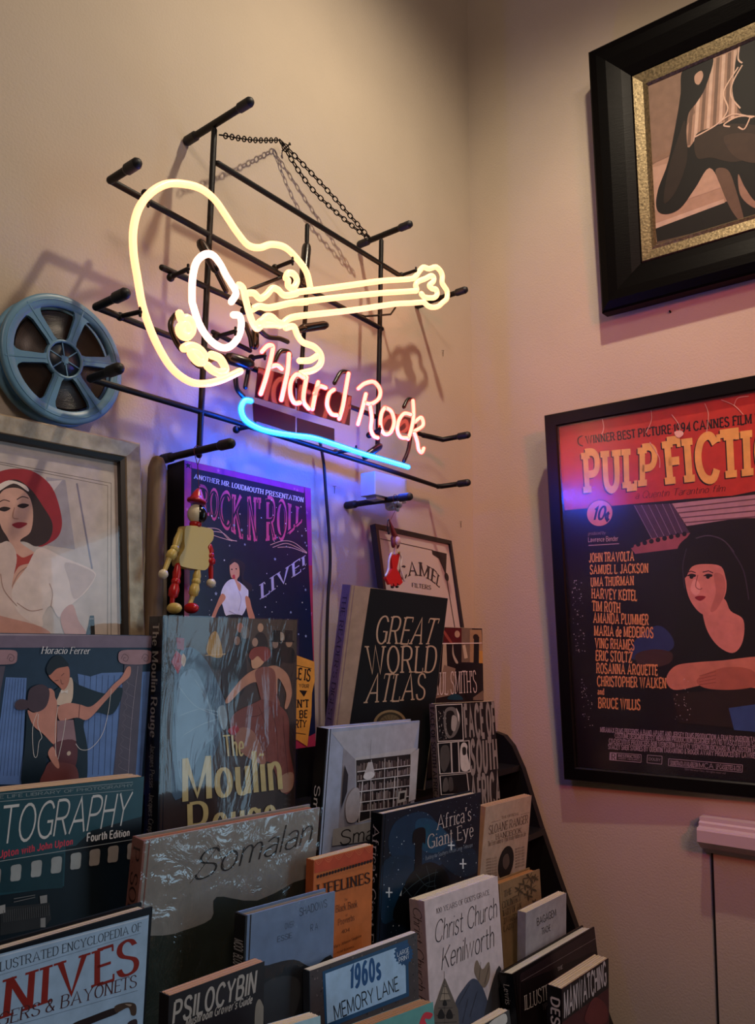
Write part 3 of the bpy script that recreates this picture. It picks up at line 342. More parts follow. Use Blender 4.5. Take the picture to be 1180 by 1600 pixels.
{'O':[-0.7626,-0.1819,1.0994],'u':[0.9996,0.0094,-0.0281],'v':[0.0287,-0.0681,0.9973],'n':[0.0074,-0.9976,-0.0684],'w':0.2447,'h':0.2652,'art':[('p','#b9bccb',[77,2592,2430,2620,2285,2099,702,2124,387,2336]),('p','#9a9aa8',[387,2336,702,2124,822,1071,408,1083]),('p','#c6c6cc',[698,2151,2378,2180,2443,1799,2443,1155,863,1092]),('p','#2c2728',[725,2109,2226,2081,2264,1197,861,1105]),('p','#8a7a78',[775,1933,804,1930,790,2019,764,2021]),('p','#8a7a78',[814,1931,838,1929,838,2010,805,2014]),('p','#8a7a78',[854,1930,875,1928,867,2043,840,2045]),('p','#6a5a58',[893,1929,925,1926,905,2018,883,2020]),('p','#8a7a78',[933,1928,966,1925,951,2047,919,2050]),('p','#6a5a58',[974,1927,994,1925,983,2040,960,2042]),('p','#a89a96',[1014,1926,1033,1924,1029,2042,1000,2045]),('p','#98888c',[1055,1924,1077,1922,1064,2033,1042,2035]),('p','#98888c',[1095,1923,1128,1920,1103,2014,1085,2016]),('p','#46383a',[1136,1922,1170,1919,1159,2012,1126,2015]),('p','#5a4648',[1178,1921,1203,1918,1189,2022,1166,2024]),('p','#6a5a58',[1219,1919,1243,1917,1240,2018,1207,2021]),('p','#8a7a78',[1261,1918,1287,1916,1288,1997,1251,2001]),('p','#46383a',[1303,1917,1330,1914,1315,2020,1290,2022]),('p','#6a5a58',[1345,1916,1364,1914,1365,2040,1330,2043]),('p','#5a4648',[1387,1915,1411,1912,1399,2023,1374,2025]),('p','#a89a96',[1429,1913,1460,1910,1438,2028,1416,2030]),('p','#8a7a78',[1472,1912,1504,1909,1485,2006,1461,2009]),('p','#6a5a58',[1515,1911,1536,1909,1539,2017,1502,2020]),('p','#8a7a78',[1558,1910,1578,1908,1579,2002,1547,2005]),('p','#a89a96',[1601,1908,1634,1905,1624,2030,1587,2033]),('p','#a89a96',[1645,1907,1670,1904,1657,1988,1635,1990]),('p','#98888c',[1689,1906,1721,1903,1696,2017,1676,2019]),('p','#5a4648',[1733,1904,1758,1902,1744,2014,1720,2017]),('p','#6a5a58',[1777,1903,1803,1901,1784,2013,1764,2015]),('p','#6a5a58',[1821,1902,1848,1899,1847,1984,1812,1987]),('p','#98888c',[1866,1900,1888,1898,1890,2029,1851,2032]),('p','#6a5a58',[1911,1899,1933,1897,1920,2001,1899,2003]),('p','#98888c',[1956,1898,1990,1895,1965,2015,1942,2017]),('p','#5a4648',[2002,1896,2033,1893,2018,1980,1992,1982]),('p','#98888c',[2047,1895,2073,1893,2077,1977,2037,1981]),('p','#6a5a58',[2093,1894,2123,1891,2105,2008,2080,2010]),('p','#8a7a78',[2139,1892,2164,1890,2156,1995,2127,1997]),('p','#5a4648',[2186,1891,2223,1888,2203,2005,2172,2008]),('p','#a89a96',[791,1792,812,1789,809,1862,782,1865]),('p','#5a4648',[830,1790,863,1787,838,1892,818,1894]),('p','#a89a96',[870,1789,897,1786,896,1859,861,1863]),('p','#46383a',[910,1787,939,1784,931,1873,899,1876]),('p','#5a4648',[950,1786,974,1783,963,1887,938,1889]),('p','#98888c',[990,1784,1024,1781,1011,1892,977,1896]),('p','#46383a',[1030,1783,1057,1780,1054,1866,1020,1869]),('p','#5a4648',[1071,1781,1098,1778,1091,1864,1061,1867]),('p','#a89a96',[1112,1780,1136,1777,1125,1879,1100,1882]),('p','#a89a96',[1153,1778,1189,1774,1172,1869,1142,1872]),('p','#98888c',[1194,1776,1215,1774,1221,1848,1186,1852]),('p','#8a7a78',[1236,1775,1270,1771,1255,1874,1224,1877]),('p','#5a4648',[1277,1773,1310,1770,1302,1863,1267,1867]),('p','#8a7a78',[1319,1772,1342,1769,1331,1853,1310,1855]),('p','#a89a96',[1361,1770,1382,1768,1383,1867,1350,1870]),('p','#6a5a58',[1404,1769,1433,1765,1426,1873,1391,1877]),('p','#46383a',[1446,1767,1476,1764,1471,1847,1437,1850]),('p','#5a4648',[1489,1765,1525,1761,1505,1862,1478,1864]),('p','#46383a',[1532,1764,1562,1760,1551,1839,1523,1842]),('p','#98888c',[1575,1762,1609,1758,1582,1873,1562,1875]),('p','#98888c',[1619,1760,1655,1756,1634,1836,1609,1839]),('p','#8a7a78',[1662,1759,1683,1756,1681,1846,1652,1849]),('p','#a89a96',[1706,1757,1733,1754,1729,1846,1695,1849]),('p','#5a4648',[1750,1755,1771,1753,1759,1867,1737,1869]),('p','#a89a96',[1794,1754,1824,1751,1810,1854,1782,1857]),('p','#5a4648',[1839,1752,1860,1750,1863,1862,1826,1866]),('p','#a89a96',[1884,1750,1922,1746,1903,1832,1874,1835]),('p','#98888c',[1929,1749,1952,1746,1956,1827,1919,1830]),('p','#6a5a58',[1974,1747,2000,1744,2001,1828,1964,1831]),('p','#8a7a78',[2019,1745,2054,1742,2029,1832,2009,1834]),('p','#98888c',[2065,1743,2087,1741,2090,1831,2054,1834]),('p','#98888c',[2111,1742,2133,1739,2124,1843,2099,1846]),('p','#a89a96',[2157,1740,2182,1737,2168,1853,2144,1856]),('p','#8a7a78',[2204,1738,2238,1735,2223,1852,2190,1855]),('p','#5a4648',[812,1608,843,1604,828,1705,800,1708]),('p','#98888c',[851,1606,882,1602,864,1734,836,1737]),('p','#6a5a58',[891,1604,913,1601,907,1707,879,1711]),('p','#a89a96',[931,1602,951,1599,935,1734,916,1736]),('p','#98888c',[971,1600,992,1597,994,1689,961,1692]),('p','#98888c',[1011,1598,1043,1594,1029,1699,999,1702]),('p','#8a7a78',[1052,1596,1077,1593,1072,1722,1037,1726]),('p','#46383a',[1093,1594,1117,1591,1103,1686,1082,1689]),('p','#98888c',[1134,1592,1152,1590,1154,1718,1119,1722]),('p','#a89a96',[1175,1590,1208,1586,1195,1714,1160,1718]),('p','#98888c',[1216,1588,1252,1583,1235,1679,1205,1682]),('p','#8a7a78',[1258,1586,1290,1582,1278,1719,1242,1723]),('p','#46383a',[1299,1584,1327,1580,1323,1673,1289,1677]),('p','#46383a',[1341,1582,1365,1579,1366,1676,1330,1680]),('p','#98888c',[1384,1580,1407,1577,1399,1685,1371,1688]),('p','#a89a96',[1426,1577,1449,1575,1439,1674,1414,1676]),('p','#5a4648',[1469,1575,1504,1571,1481,1692,1455,1695]),('p','#a89a96',[1511,1573,1536,1570,1525,1679,1499,1682]),('p','#6a5a58',[1554,1571,1590,1567,1572,1657,1544,1660]),('p','#a89a96',[1598,1569,1624,1566,1610,1684,1584,1687]),('p','#98888c',[1641,1567,1662,1564,1668,1653,1631,1657]),('p','#a89a96',[1685,1565,1716,1561,1694,1702,1668,1705]),('p','#a89a96',[1729,1563,1757,1559,1749,1653,1718,1657]),('p','#98888c',[1773,1560,1807,1556,1782,1672,1760,1675]),('p','#a89a96',[1817,1558,1839,1556,1826,1658,1805,1660]),('p','#98888c',[1862,1556,1895,1552,1879,1663,1849,1667]),('p','#a89a96',[1907,1554,1927,1551,1915,1692,1890,1694]),('p','#6a5a58',[1952,1551,1972,1549,1963,1679,1937,1682]),('p','#8a7a78',[1997,1549,2035,1545,2018,1643,1986,1646]),('p','#46383a',[2043,1547,2077,1543,2063,1666,2028,1670]),('p','#6a5a58',[2088,1545,2126,1540,2108,1667,2074,1671]),('p','#46383a',[2134,1542,2155,1540,2158,1660,2120,1664]),('p','#5a4648',[2181,1540,2204,1537,2207,1636,2169,1640]),('p','#8a7a78',[2227,1538,2255,1535,2237,1653,2213,1656]),('p','#98888c',[830,1445,855,1442,844,1577,815,1581]),('p','#a89a96',[870,1443,890,1440,873,1575,855,1578]),('p','#a89a96',[910,1441,943,1436,911,1580,894,1582]),('p','#6a5a58',[950,1438,969,1436,953,1576,934,1579]),('p','#8a7a78',[990,1436,1012,1433,1003,1555,976,1558]),('p','#46383a',[1030,1433,1058,1430,1051,1545,1017,1549]),('p','#46383a',[1071,1431,1102,1427,1092,1541,1058,1546]),('p','#5a4648',[1112,1429,1136,1425,1117,1567,1096,1569]),('p','#6a5a58',[1153,1426,1173,1424,1168,1542,1139,1545]),('p','#a89a96',[1194,1424,1229,1419,1211,1560,1178,1564]),('p','#46383a',[1235,1421,1254,1419,1252,1531,1222,1535]),('p','#46383a',[1277,1419,1306,1415,1297,1520,1265,1524]),('p','#a89a96',[1319,1416,1352,1412,1325,1532,1305,1534]),('p','#a89a96',[1361,1414,1396,1409,1379,1515,1349,1519]),('p','#98888c',[1403,1411,1428,1408,1415,1538,1388,1542]),('p','#8a7a78',[1445,1409,1467,1406,1448,1551,1429,1553]),('p','#98888c',[1488,1406,1520,1402,1494,1525,1474,1527]),('p','#a89a96',[1531,1404,1565,1399,1552,1529,1516,1534]),('p','#8a7a78',[1574,1401,1603,1397,1595,1528,1559,1533]),('p','#8a7a78',[1617,1399,1638,1396,1625,1535,1601,1537]),('p','#8a7a78',[1661,1396,1697,1391,1686,1500,1648,1505]),('p','#46383a',[1705,1393,1727,1391,1720,1485,1694,1488]),('p','#46383a',[1749,1391,1775,1387,1770,1530,1732,1534]),('p','#46383a',[1793,1388,1824,1384,1796,1528,1776,1530]),('p','#8a7a78',[1837,1385,1872,1381,1860,1499,1824,1503]),('p','#46383a',[1882,1383,1907,1380,1893,1492,1869,1495]),('p','#a89a96',[1927,1380,1950,1377,1931,1512,1911,1515]),('p','#a89a96',[1972,1377,1999,1374,1993,1518,1955,1523]),('p','#5a4648',[2017,1375,2044,1371,2032,1520,2000,1524]),('p','#98888c',[2063,1372,2085,1369,2078,1479,2050,1483]),('p','#46383a',[2109,1369,2148,1365,2116,1497,2094,1500]),('p','#8a7a78',[2155,1367,2194,1362,2175,1502,2139,1506]),('p','#46383a',[2201,1364,2226,1361,2225,1491,2186,1496]),('p','#46383a',[2248,1361,2279,1357,2255,1494,2232,1496]),('p','#5a4648',[849,1283,876,1279,858,1387,837,1390]),('p','#98888c',[889,1280,921,1275,897,1372,878,1374]),('p','#a89a96',[929,1277,961,1272,940,1414,912,1418]),('p','#46383a',[969,1274,988,1272,990,1368,957,1372]),('p','#46383a',[1009,1272,1040,1267,1029,1367,997,1371]),('p','#46383a',[1049,1269,1071,1266,1052,1399,1034,1402]),('p','#a89a96',[1090,1266,1121,1262,1109,1370,1078,1374]),('p','#6a5a58',[1131,1263,1152,1260,1137,1396,1115,1399]),('p','#6a5a58',[1172,1260,1202,1256,1191,1398,1156,1402]),('p','#a89a96',[1213,1257,1244,1253,1233,1348,1202,1352]),('p','#8a7a78',[1255,1254,1288,1250,1272,1387,1239,1391]),('p','#98888c',[1296,1252,1325,1248,1311,1361,1283,1365]),('p','#46383a',[1338,1249,1364,1245,1344,1358,1325,1360]),('p','#6a5a58',[1380,1246,1402,1243,1386,1385,1364,1388]),('p','#98888c',[1423,1243,1457,1238,1446,1344,1410,1348]),('p','#5a4648',[1465,1240,1491,1236,1482,1365,1450,1369]),('p','#6a5a58',[1508,1237,1545,1232,1513,1378,1491,1381]),('p','#8a7a78',[1551,1234,1570,1231,1559,1353,1537,1356]),('p','#46383a',[1594,1231,1619,1228,1607,1366,1578,1370]),('p','#a89a96',[1637,1228,1672,1223,1655,1369,1620,1373]),('p','#5a4648',[1681,1225,1712,1221,1695,1325,1669,1328]),('p','#46383a',[1725,1222,1747,1219,1734,1314,1714,1317]),('p','#46383a',[1769,1219,1802,1214,1776,1354,1753,1357]),('p','#98888c',[1813,1216,1843,1212,1837,1324,1800,1329]),('p','#46383a',[1858,1213,1887,1209,1866,1331,1843,1334]),('p','#98888c',[1902,1210,1929,1206,1907,1337,1887,1339]),('p','#5a4648',[1947,1207,1976,1203,1967,1334,1932,1339]),('p','#8a7a78',[1992,1203,2015,1200,2012,1303,1980,1307]),('p','#46383a',[2038,1200,2064,1197,2058,1305,2025,1309]),('p','#a89a96',[2084,1197,2122,1192,2108,1298,2071,1303]),('p','#98888c',[2129,1194,2169,1189,2139,1324,2114,1328]),('p','#98888c',[2176,1191,2197,1188,2185,1303,2162,1306]),('p','#6a5a58',[2222,1187,2253,1183,2244,1312,2207,1317]),('p','#46383a',[2269,1184,2301,1180,2298,1280,2257,1286]),('l','#d4d0d4',16.6,[745,1928,2218,1889]),('l','#d4d0d4',16.6,[763,1777,2238,1724]),('l','#d4d0d4',16.6,[782,1604,2260,1535]),('l','#d4d0d4',16.6,[802,1433,2282,1349]),('l','#d4d0d4',16.6,[819,1285,2301,1187]),('l','#d4d0d4',14.8,[1096,2089,1175,1099]),('l','#d4d0d4',15.1,[1460,2078,1538,1089]),('l','#d4d0d4',15.5,[1831,2068,1908,1079]),('l','#dcd8dc',23.0,[902,1756,881,1116]),('l','#dcd8dc',24.2,[1782,1743,1788,1205]),('p','#b8b4b0',[1910,1473,2157,1472,2154,1284,1909,1273]),('p','#2a2626',[1963,1438,2111,1434,2103,1334,1957,1324]),('p','#c8c4c8',[2212,2076,2443,2168,2443,1276,2242,1258]),('p','#2e2a30',[417,2071,526,1903,527,1640,413,1394]),('s','#b4aeb4',[593,1606,753,1679,850,1574,853,1173,603,1158,513,1406]),('l','#5a565c',6.3,[1049,2420,1065,2051]),('p','#c8c4c8',[1011,2056,1122,2051,1213,1845,925,1861]),('e','#e4e2e6',[1059,1836,149,61]),('p','#a0a2a6',[254,1102,2443,1029,2443,645,256,846]),('t','#16161a','Small Spaces','thin',[437,825,3092,647],[444,1047,3061,909])],'spine':[('#d8d8d8','Small Spaces','sans',0.67,0.05,0.25,0.75)],'t':0.022,'label':'pale interiors book with a bookshelf photograph,in front of the atlas','cov':'#a8b4d0','sp':'#0e1116','page':'#d8ccb4','hard':True,'gloss':0.35,'sleeve':None,'name':'book'},
{'O':[-0.4941,-0.2337,1.101],'u':[0.9991,-0.0219,-0.0376],'v':[0.0391,0.0758,0.9964],'n':[-0.019,-0.9969,0.0766],'w':0.2026,'h':0.286,'art':[('p','#c8c0bc',[6,2839,876,2840,864,2158,27,2183]),('p','#0e0d0e',[31,2823,850,2823,838,2176,51,2198]),('p','#c8c0bc',[15,2165,1059,2153,1043,1567,34,1620]),('p','#0e0d0e',[45,2151,1026,2139,1010,1583,63,1632]),('p','#c8c0bc',[32,1596,924,1559,965,1197,47,1260]),('p','#0e0d0e',[59,1586,897,1551,935,1208,72,1266]),('s','#6a6664',[309,2744,565,2784,755,2667,766,2475,575,2263,321,2246,232,2498]),('s','#1a1817',[331,2681,558,2705,609,2513,462,2269,332,2369]),('s','#a49e9a',[522,2627,671,2574,594,2356,473,2393]),('s','#d0cac6',[666,2765,752,2635,723,2509,692,2669]),('x','#8a8684',5,40,12,[88,2215,318,2720]),('p','#b8b0ac',[413,2160,463,2157,448,1604,403,1605]),('p','#b8b0ac',[656,2158,696,2155,684,1599,638,1597]),('s','#4a4644',[115,2074,335,2090,369,1841,187,1643,79,1773]),('s','#cac4c0',[758,2079,879,2125,971,2050,947,1924,1008,1634,744,1625,710,1878]),('s','#2a2624',[800,2029,911,2028,911,1910,805,1902]),('s','#55504e',[149,1510,259,1530,280,1331,106,1319]),('s','#45403e',[313,1525,423,1515,433,1315,295,1314]),('t','#8e8683','FACE OF','blob',[904,2207,2010,2212],[894,2778,2004,2790]),('t','#8e8683','SOUTH','blob',[1017,1554,2039,1546],[1068,2120,2033,2123]),('t','#8e8683','AFRICA','blob',[975,884,2076,847],[1002,1457,2086,1445])],'spine':[('#1c1816','FACE OF SOUTH AFRICA  CHRIS JANSEN','wood',0.98,0.02,0.15,0.85)],'t':0.012,'label':'paperback with stacked block capitals beside a column of portraits','cov':'#262122','sp':'#5c5048','page':'#d8ccb4','hard':False,'gloss':0.4,'sleeve':None,'name':'book'},
{'O':[-0.7095,-0.2544,0.9809],'u':[0.9995,-0.0136,-0.03],'v':[0.0294,-0.0456,0.9985],'n':[-0.0149,-0.9989,-0.0451],'w':0.2797,'h':0.2552,'art':[('s','#143450',[307,2394,1012,2453,1512,2165,2051,1746,1568,1498,631,1621,172,2009]),('s','#1a4a6a',[840,2317,1309,2276,1834,1894,1549,1720,1015,1866]),('s','#123048',[26,1785,613,1831,1093,1480,680,1043,99,925]),('s','#0e2a40',[1554,1665,2599,1597,2745,1163,2094,1232]),('s','#16506a',[1034,2182,1219,2208,1297,1845,1057,1912]),('x','#c8d8e4',3,110,8,[20,100,2777,2532]),('x','#88a8c0',8,140,4.5,[20,100,2777,2532]),('p','#e0eaf0',[1867,1861,1909,1854,1923,1684,1881,1691]),('p','#e0eaf0',[1791,1801,1998,1766,2000,1743,1793,1778]),('p','#e0eaf0',[2262,1483,2305,1475,2320,1301,2276,1310]),('p','#e0eaf0',[2183,1424,2398,1384,2400,1361,2184,1401]),('p','#e0eaf0',[205,1425,238,1418,251,1264,218,1272]),('p','#e0eaf0',[143,1373,312,1337,314,1317,145,1352]),('s','#090d13',[785,2167,940,2210,1106,2158,1125,1927,1038,1862,1161,672,882,738,853,1894,777,1985]),('s','#0a0e12',[438,844,609,1367,902,1569,1270,1607,1620,1461,1892,1188,2107,446]),('L','#3c4a50',9.0,[575,1246,920,1356,1334,1407,1527,1397]),('L','#3c4a50',9.1,[765,1076,1111,1264,1440,1278]),('L','#3c4a50',9.0,[611,1341,943,1089,1407,1096]),('L','#3c4a50',9.3,[1179,1571,1297,1280,1127,1076]),('L','#3c4a50',9.5,[1473,1461,1447,1196,1607,1027]),('L','#3c4a50',9.2,[909,1489,1206,1245,1496,1186]),('p','#a8b0b0',[490,1239,548,1316,542,1227]),('t','#c4b8b4',"Africa's",'serif',[1420,2097,2491,2107],[1411,2330,2460,2356]),('t','#c4b8b4','Giant Eye','serif',[1194,1830,2592,1816],[1166,2055,2561,2062]),('t','#8494a4','Building the Southern African Large Telescope','sans',[1148,1662,2573,1642],[1142,1724,2568,1706])],'spine':[('#c0b8b4',"Africa's Giant Eye",'serif',0.93,0.15,0.2,0.75)],'t':0.022,'label':'night-sky telescope book with starry blue cover,in front of the pale interiors book','cov':'#0d1a2a','sp':'#07090d','page':'#d8ccb4','hard':True,'gloss':0.3,'sleeve':None,'name':'book'},
{'O':[-0.4068,-0.2454,0.9779],'u':[0.9995,-0.0093,-0.0312],'v':[0.0302,-0.0936,0.9952],'n':[-0.0122,-0.9956,-0.0933],'w':0.1743,'h':0.2203,'art':[('t','#5a4a40','THE OFFICIAL','serif',[610,1902,1277,1890],[602,1951,1268,1941]),('l','#6a5a50',6.0,[234,1892,580,1890]),('l','#6a5a50',6.4,[1347,1880,1701,1875]),('t','#4c3c36','SLOANE RANGER','serif',[176,1680,1676,1681],[168,1839,1664,1836]),('t','#4c3c36','HANDBOOK','serif',[446,1548,1443,1520],[429,1646,1425,1624]),('t','#5a4a40','The First Guide to What Really Matters in Life','serif',[180,1466,1633,1433],[166,1556,1618,1520]),('e','#1c1816',[916,1035,293,313]),('s','#5a4c44',[797,1160,954,1197,1051,1016,937,907,811,996]),('t','#5a4a40','UPPER CLASS','serif',[161,1212,549,1185],[155,1244,544,1218]),('t','#5a4a40','NOTES LIFE','serif',[1240,1213,1616,1199],[1234,1247,1610,1234]),('t','#5a4a40','UPPER CLASS','serif',[169,1157,558,1129],[164,1189,553,1162]),('t','#5a4a40','NOTES LIFE','serif',[1250,1155,1626,1140],[1244,1189,1620,1174]),('t','#5a4a40','UPPER CLASS','serif',[178,1102,568,1073],[173,1134,562,1106]),('t','#5a4a40','NOTES LIFE','serif',[1259,1097,1636,1080],[1254,1131,1630,1115]),('t','#5a4a40','UPPER CLASS','serif',[187,1047,577,1017],[182,1079,571,1050]),('t','#5a4a40','NOTES LIFE','serif',[1269,1039,1646,1021],[1263,1073,1641,1056]),('t','#5a4a40','UPPER CLASS','serif',[196,992,586,961],[191,1024,581,994]),('t','#5a4a40','NOTES LIFE','serif',[1279,981,1656,962],[1273,1015,1651,997]),('t','#5a4a40','UPPER CLASS','serif',[205,937,595,905],[200,969,590,938]),('t','#5a4a40','NOTES LIFE','serif',[1289,922,1667,902],[1283,957,1661,937]),('t','#5a4a40','UPPER CLASS','serif',[214,882,604,849],[209,914,599,882]),('t','#5a4a40','NOTES LIFE','serif',[1298,864,1677,843],[1293,898,1671,878]),('x','#9a8470',4,26,7,[40,1672,1723,2183])],'spine':[],'t':0.016,'label':'beige handbook with a dark oval portrait,beside the rack end panel','cov':'#bda994','sp':'#b08c6c','page':'#c8a888','hard':False,'gloss':0.6,'sleeve':None,'name':'book'},
{'O':[-1.1336,-0.2368,0.9807],'u':[0.9992,-0.0277,-0.0296],'v':[0.0272,-0.0843,0.9961],'n':[-0.0301,-0.9961,-0.0835],'w':0.2765,'h':0.2987,'art':[('p','#343a32',[4,1871,45,1907,189,1903,352,1864,503,1845,647,1850,795,1853,929,1863,1026,1889,1058,1947,1043,2028,1034,2102,1079,2139,1190,2119,1340,2063,1527,1998,1748,1949,2036,1977,2382,2051,2717,2057,2761,2027,2761,4,1426,4,703,322,34,692,4,729]),('t','#1c1c1c','Somalan','script',[697,2395,2635,2540],[659,2718,2576,2876]),('L','#1c1c1c',7.6,[658,2388,766,2484,985,2705,1034,2762,1076,2645,1152,2476])],'spine':[('#3a2420','P. SOLOMON CA','serif',0.97,0.3,0.2,0.8)],'t':0.022,'label':'wide grey book in crumpled clear plastic with handwritten title','cov':'#93928c','sp':'#8a5e54','page':'#a87860','hard':True,'gloss':0.4,'sleeve':'crumple','name':'book'},
{'O':[-0.8889,-0.2903,0.9758],'u':[0.9993,-0.0245,-0.0278],'v':[0.0277,-0.0031,0.9996],'n':[-0.0245,-0.9997,-0.0024],'w':0.12,'h':0.2342,'art':[('p','#bc4c2e',[4,2229,4,2338,139,2338,1196,2328,1196,2128,6,2174]),('L','#e08858',4.1,[10,2332,79,2275,161,2332]),('L','#e08858',4.1,[23,2332,78,2303,129,2332]),('L','#e08858',4.1,[51,2332,77,2328,100,2332]),('L','#e08858',4.2,[185,2332,275,2271,359,2332]),('L','#e08858',4.2,[218,2332,274,2299,326,2332]),('L','#e08858',4.2,[247,2332,273,2324,297,2332]),('L','#e08858',4.2,[384,2332,477,2266,564,2332]),('L','#e08858',4.3,[418,2332,475,2294,530,2332]),('L','#e08858',4.3,[448,2332,475,2320,500,2332]),('L','#e08858',4.3,[590,2332,684,2261,774,2332]),('L','#e08858',4.3,[624,2332,683,2290,739,2332]),('L','#e08858',4.3,[654,2332,682,2316,708,2332]),('L','#e08858',4.4,[801,2332,898,2256,991,2328]),('L','#e08858',4.4,[836,2332,897,2285,955,2332]),('L','#e08858',4.4,[868,2332,896,2311,923,2332]),('L','#e08858',4.4,[1018,2332,1118,2250,1190,2324]),('L','#e08858',4.4,[1054,2332,1117,2280,1177,2330]),('L','#e08858',4.5,[1087,2332,1116,2307,1144,2332]),('e','#2a1410',[67,2122,25,21]),('e','#2a1410',[123,2122,25,22]),('e','#2a1410',[179,2122,26,22]),('e','#2a1410',[235,2123,26,22]),('e','#2a1410',[292,2123,26,22]),('e','#2a1410',[349,2123,26,22]),('e','#2a1410',[407,2124,26,22]),('e','#2a1410',[465,2124,27,22]),('e','#2a1410',[524,2125,27,22]),('e','#2a1410',[583,2125,27,22]),('e','#2a1410',[643,2125,27,22]),('e','#2a1410',[703,2126,28,22]),('e','#2a1410',[764,2126,28,23]),('e','#2a1410',[825,2126,28,23]),('e','#2a1410',[887,2127,28,23]),('e','#2a1410',[950,2127,28,23]),('e','#2a1410',[1012,2128,29,23]),('e','#2a1410',[1076,2128,29,23]),('e','#2a1410',[1140,2128,29,23]),('e','#2a1410',[1204,2129,29,23]),('t','#2a1612','LIFELINES','bserif',[53,1878,1144,1833],[40,2021,1131,1978]),('t','#3a2016','The','serif',[594,1699,658,1698],[593,1729,657,1727]),('t','#3a2016','Black Book','serif',[421,1583,874,1559],[417,1675,871,1654]),('t','#3a2016','of','serif',[628,1487,666,1486],[627,1517,665,1515]),('t','#3a2016','Proverbs','serif',[475,1403,810,1396],[472,1485,807,1480]),('t','#3a2016','404','serif',[550,1279,715,1272],[548,1327,713,1321]),('t','#3a2016','Mary Johnson Singleton','serif',[401,1127,967,1136],[400,1166,965,1176]),('t','#3a2016','cartoons','serif',[477,1043,815,1032],[476,1077,814,1067])],'spine':[],'t':0.014,'label':'orange book of proverbs with a dotted border,between the sleeved book and the telescope book','cov':'#c87038','sp':'#b05a30','page':'#d8c4a4','hard':False,'gloss':0.6,'sleeve':None,'name':'book'},
{'O':[-1.0306,-0.316,0.9784],'u':[0.9972,-0.0622,-0.041],'v':[0.0411,-0.0001,0.9992],'n':[-0.0621,-0.9981,0.0024],'w':0.1431,'h':0.2035,'art':[('p','#2a2c30',[4,1347,14,1382,68,1447,150,1447,246,1419,343,1400,442,1398,549,1393,656,1382,754,1362,838,1326,913,1277,988,1230,1070,1197,1170,1210,1281,1253,1384,1265,1427,1222,1427,59,1221,56,793,170,362,347,63,529,4,631]),('s','#3e4044',[245,1159,554,1222,859,1078,787,715,353,719]),('t','#34465e','SHADOWS','thin',[820,1855,1295,1875],[815,1949,1284,1968]),('t','#42566e','OVER','thin',[584,1754,734,1754],[581,1819,730,1819]),('t','#42566e','R A','thin',[1017,1630,1144,1631],[1013,1715,1141,1710]),('t','#42566e','ESSIE','thin',[474,1630,710,1630],[470,1694,707,1690])],'spine':[('#c8c8c8','MOOI','sans',0.86,0.8,0.1,0.9),('#c8c8c8','BLOU','sans',0.78,0.72,0.1,0.9),('#c8c8c8','BUSSIES','sans',0.7,0.6,0.1,0.9)],'t':0.02,'label':'blue-grey poetry book in a clear sleeve,leaning on the orange book','cov':'#6f88ac','sp':'#1c1c20','page':'#8a8478','hard':True,'gloss':0.4,'sleeve':'crinkle','name':'book'},
{'O':[-0.949,-0.3534,0.8581],'u':[0.9945,-0.1017,-0.025],'v':[0.0307,0.0552,0.998],'n':[-0.1001,-0.9933,0.0581],'w':0.1958,'h':0.2426,'art':[('x','#6a5e5c',6,200,10,[20,1267,1917,2406]),('x','#2a2426',9,200,10,[20,1267,1917,2406]),('p','#1f4a72',[196,2370,1760,2380,1754,1654,232,1699]),('p','#a4c8ea',[244,2332,1702,2331,1697,1710,263,1752]),('t','#1d4f88','1960s','blob',[645,2044,1228,2035],[664,2293,1216,2290]),('t','#18222e','MEMORY LANE','sans',[386,1751,1557,1786],[365,1928,1539,1958]),('p','#1f4a78',[1868,2167,1831,2154,1853,2117,1809,2116,1816,2079,1770,2091,1761,2058,1719,2081,1695,2056,1662,2088,1626,2073,1606,2110,1563,2108,1558,2144,1513,2155,1523,2187,1481,2209,1505,2234,1471,2264,1507,2278,1485,2314,1528,2315,1521,2352,1566,2340,1574,2374,1616,2351,1639,2377,1673,2345,1708,2361,1729,2324,1773,2327,1779,2290,1825,2279,1815,2246,1858,2224,1833,2199]),('t','#d8e4f0','LARGE','sans',[1542,2209,1779,2215],[1537,2267,1774,2271]),('t','#d8e4f0','PRINT','sans',[1571,2122,1780,2136],[1566,2185,1775,2195])],'spine':[],'t':0.012,'label':'large-print memories book with a pale blue title panel,beside the white church book','cov':'#453c3c','sp':'#2a3038','page':'#e0dcd8','hard':False,'gloss':0.35,'sleeve':None,'name':'book'},
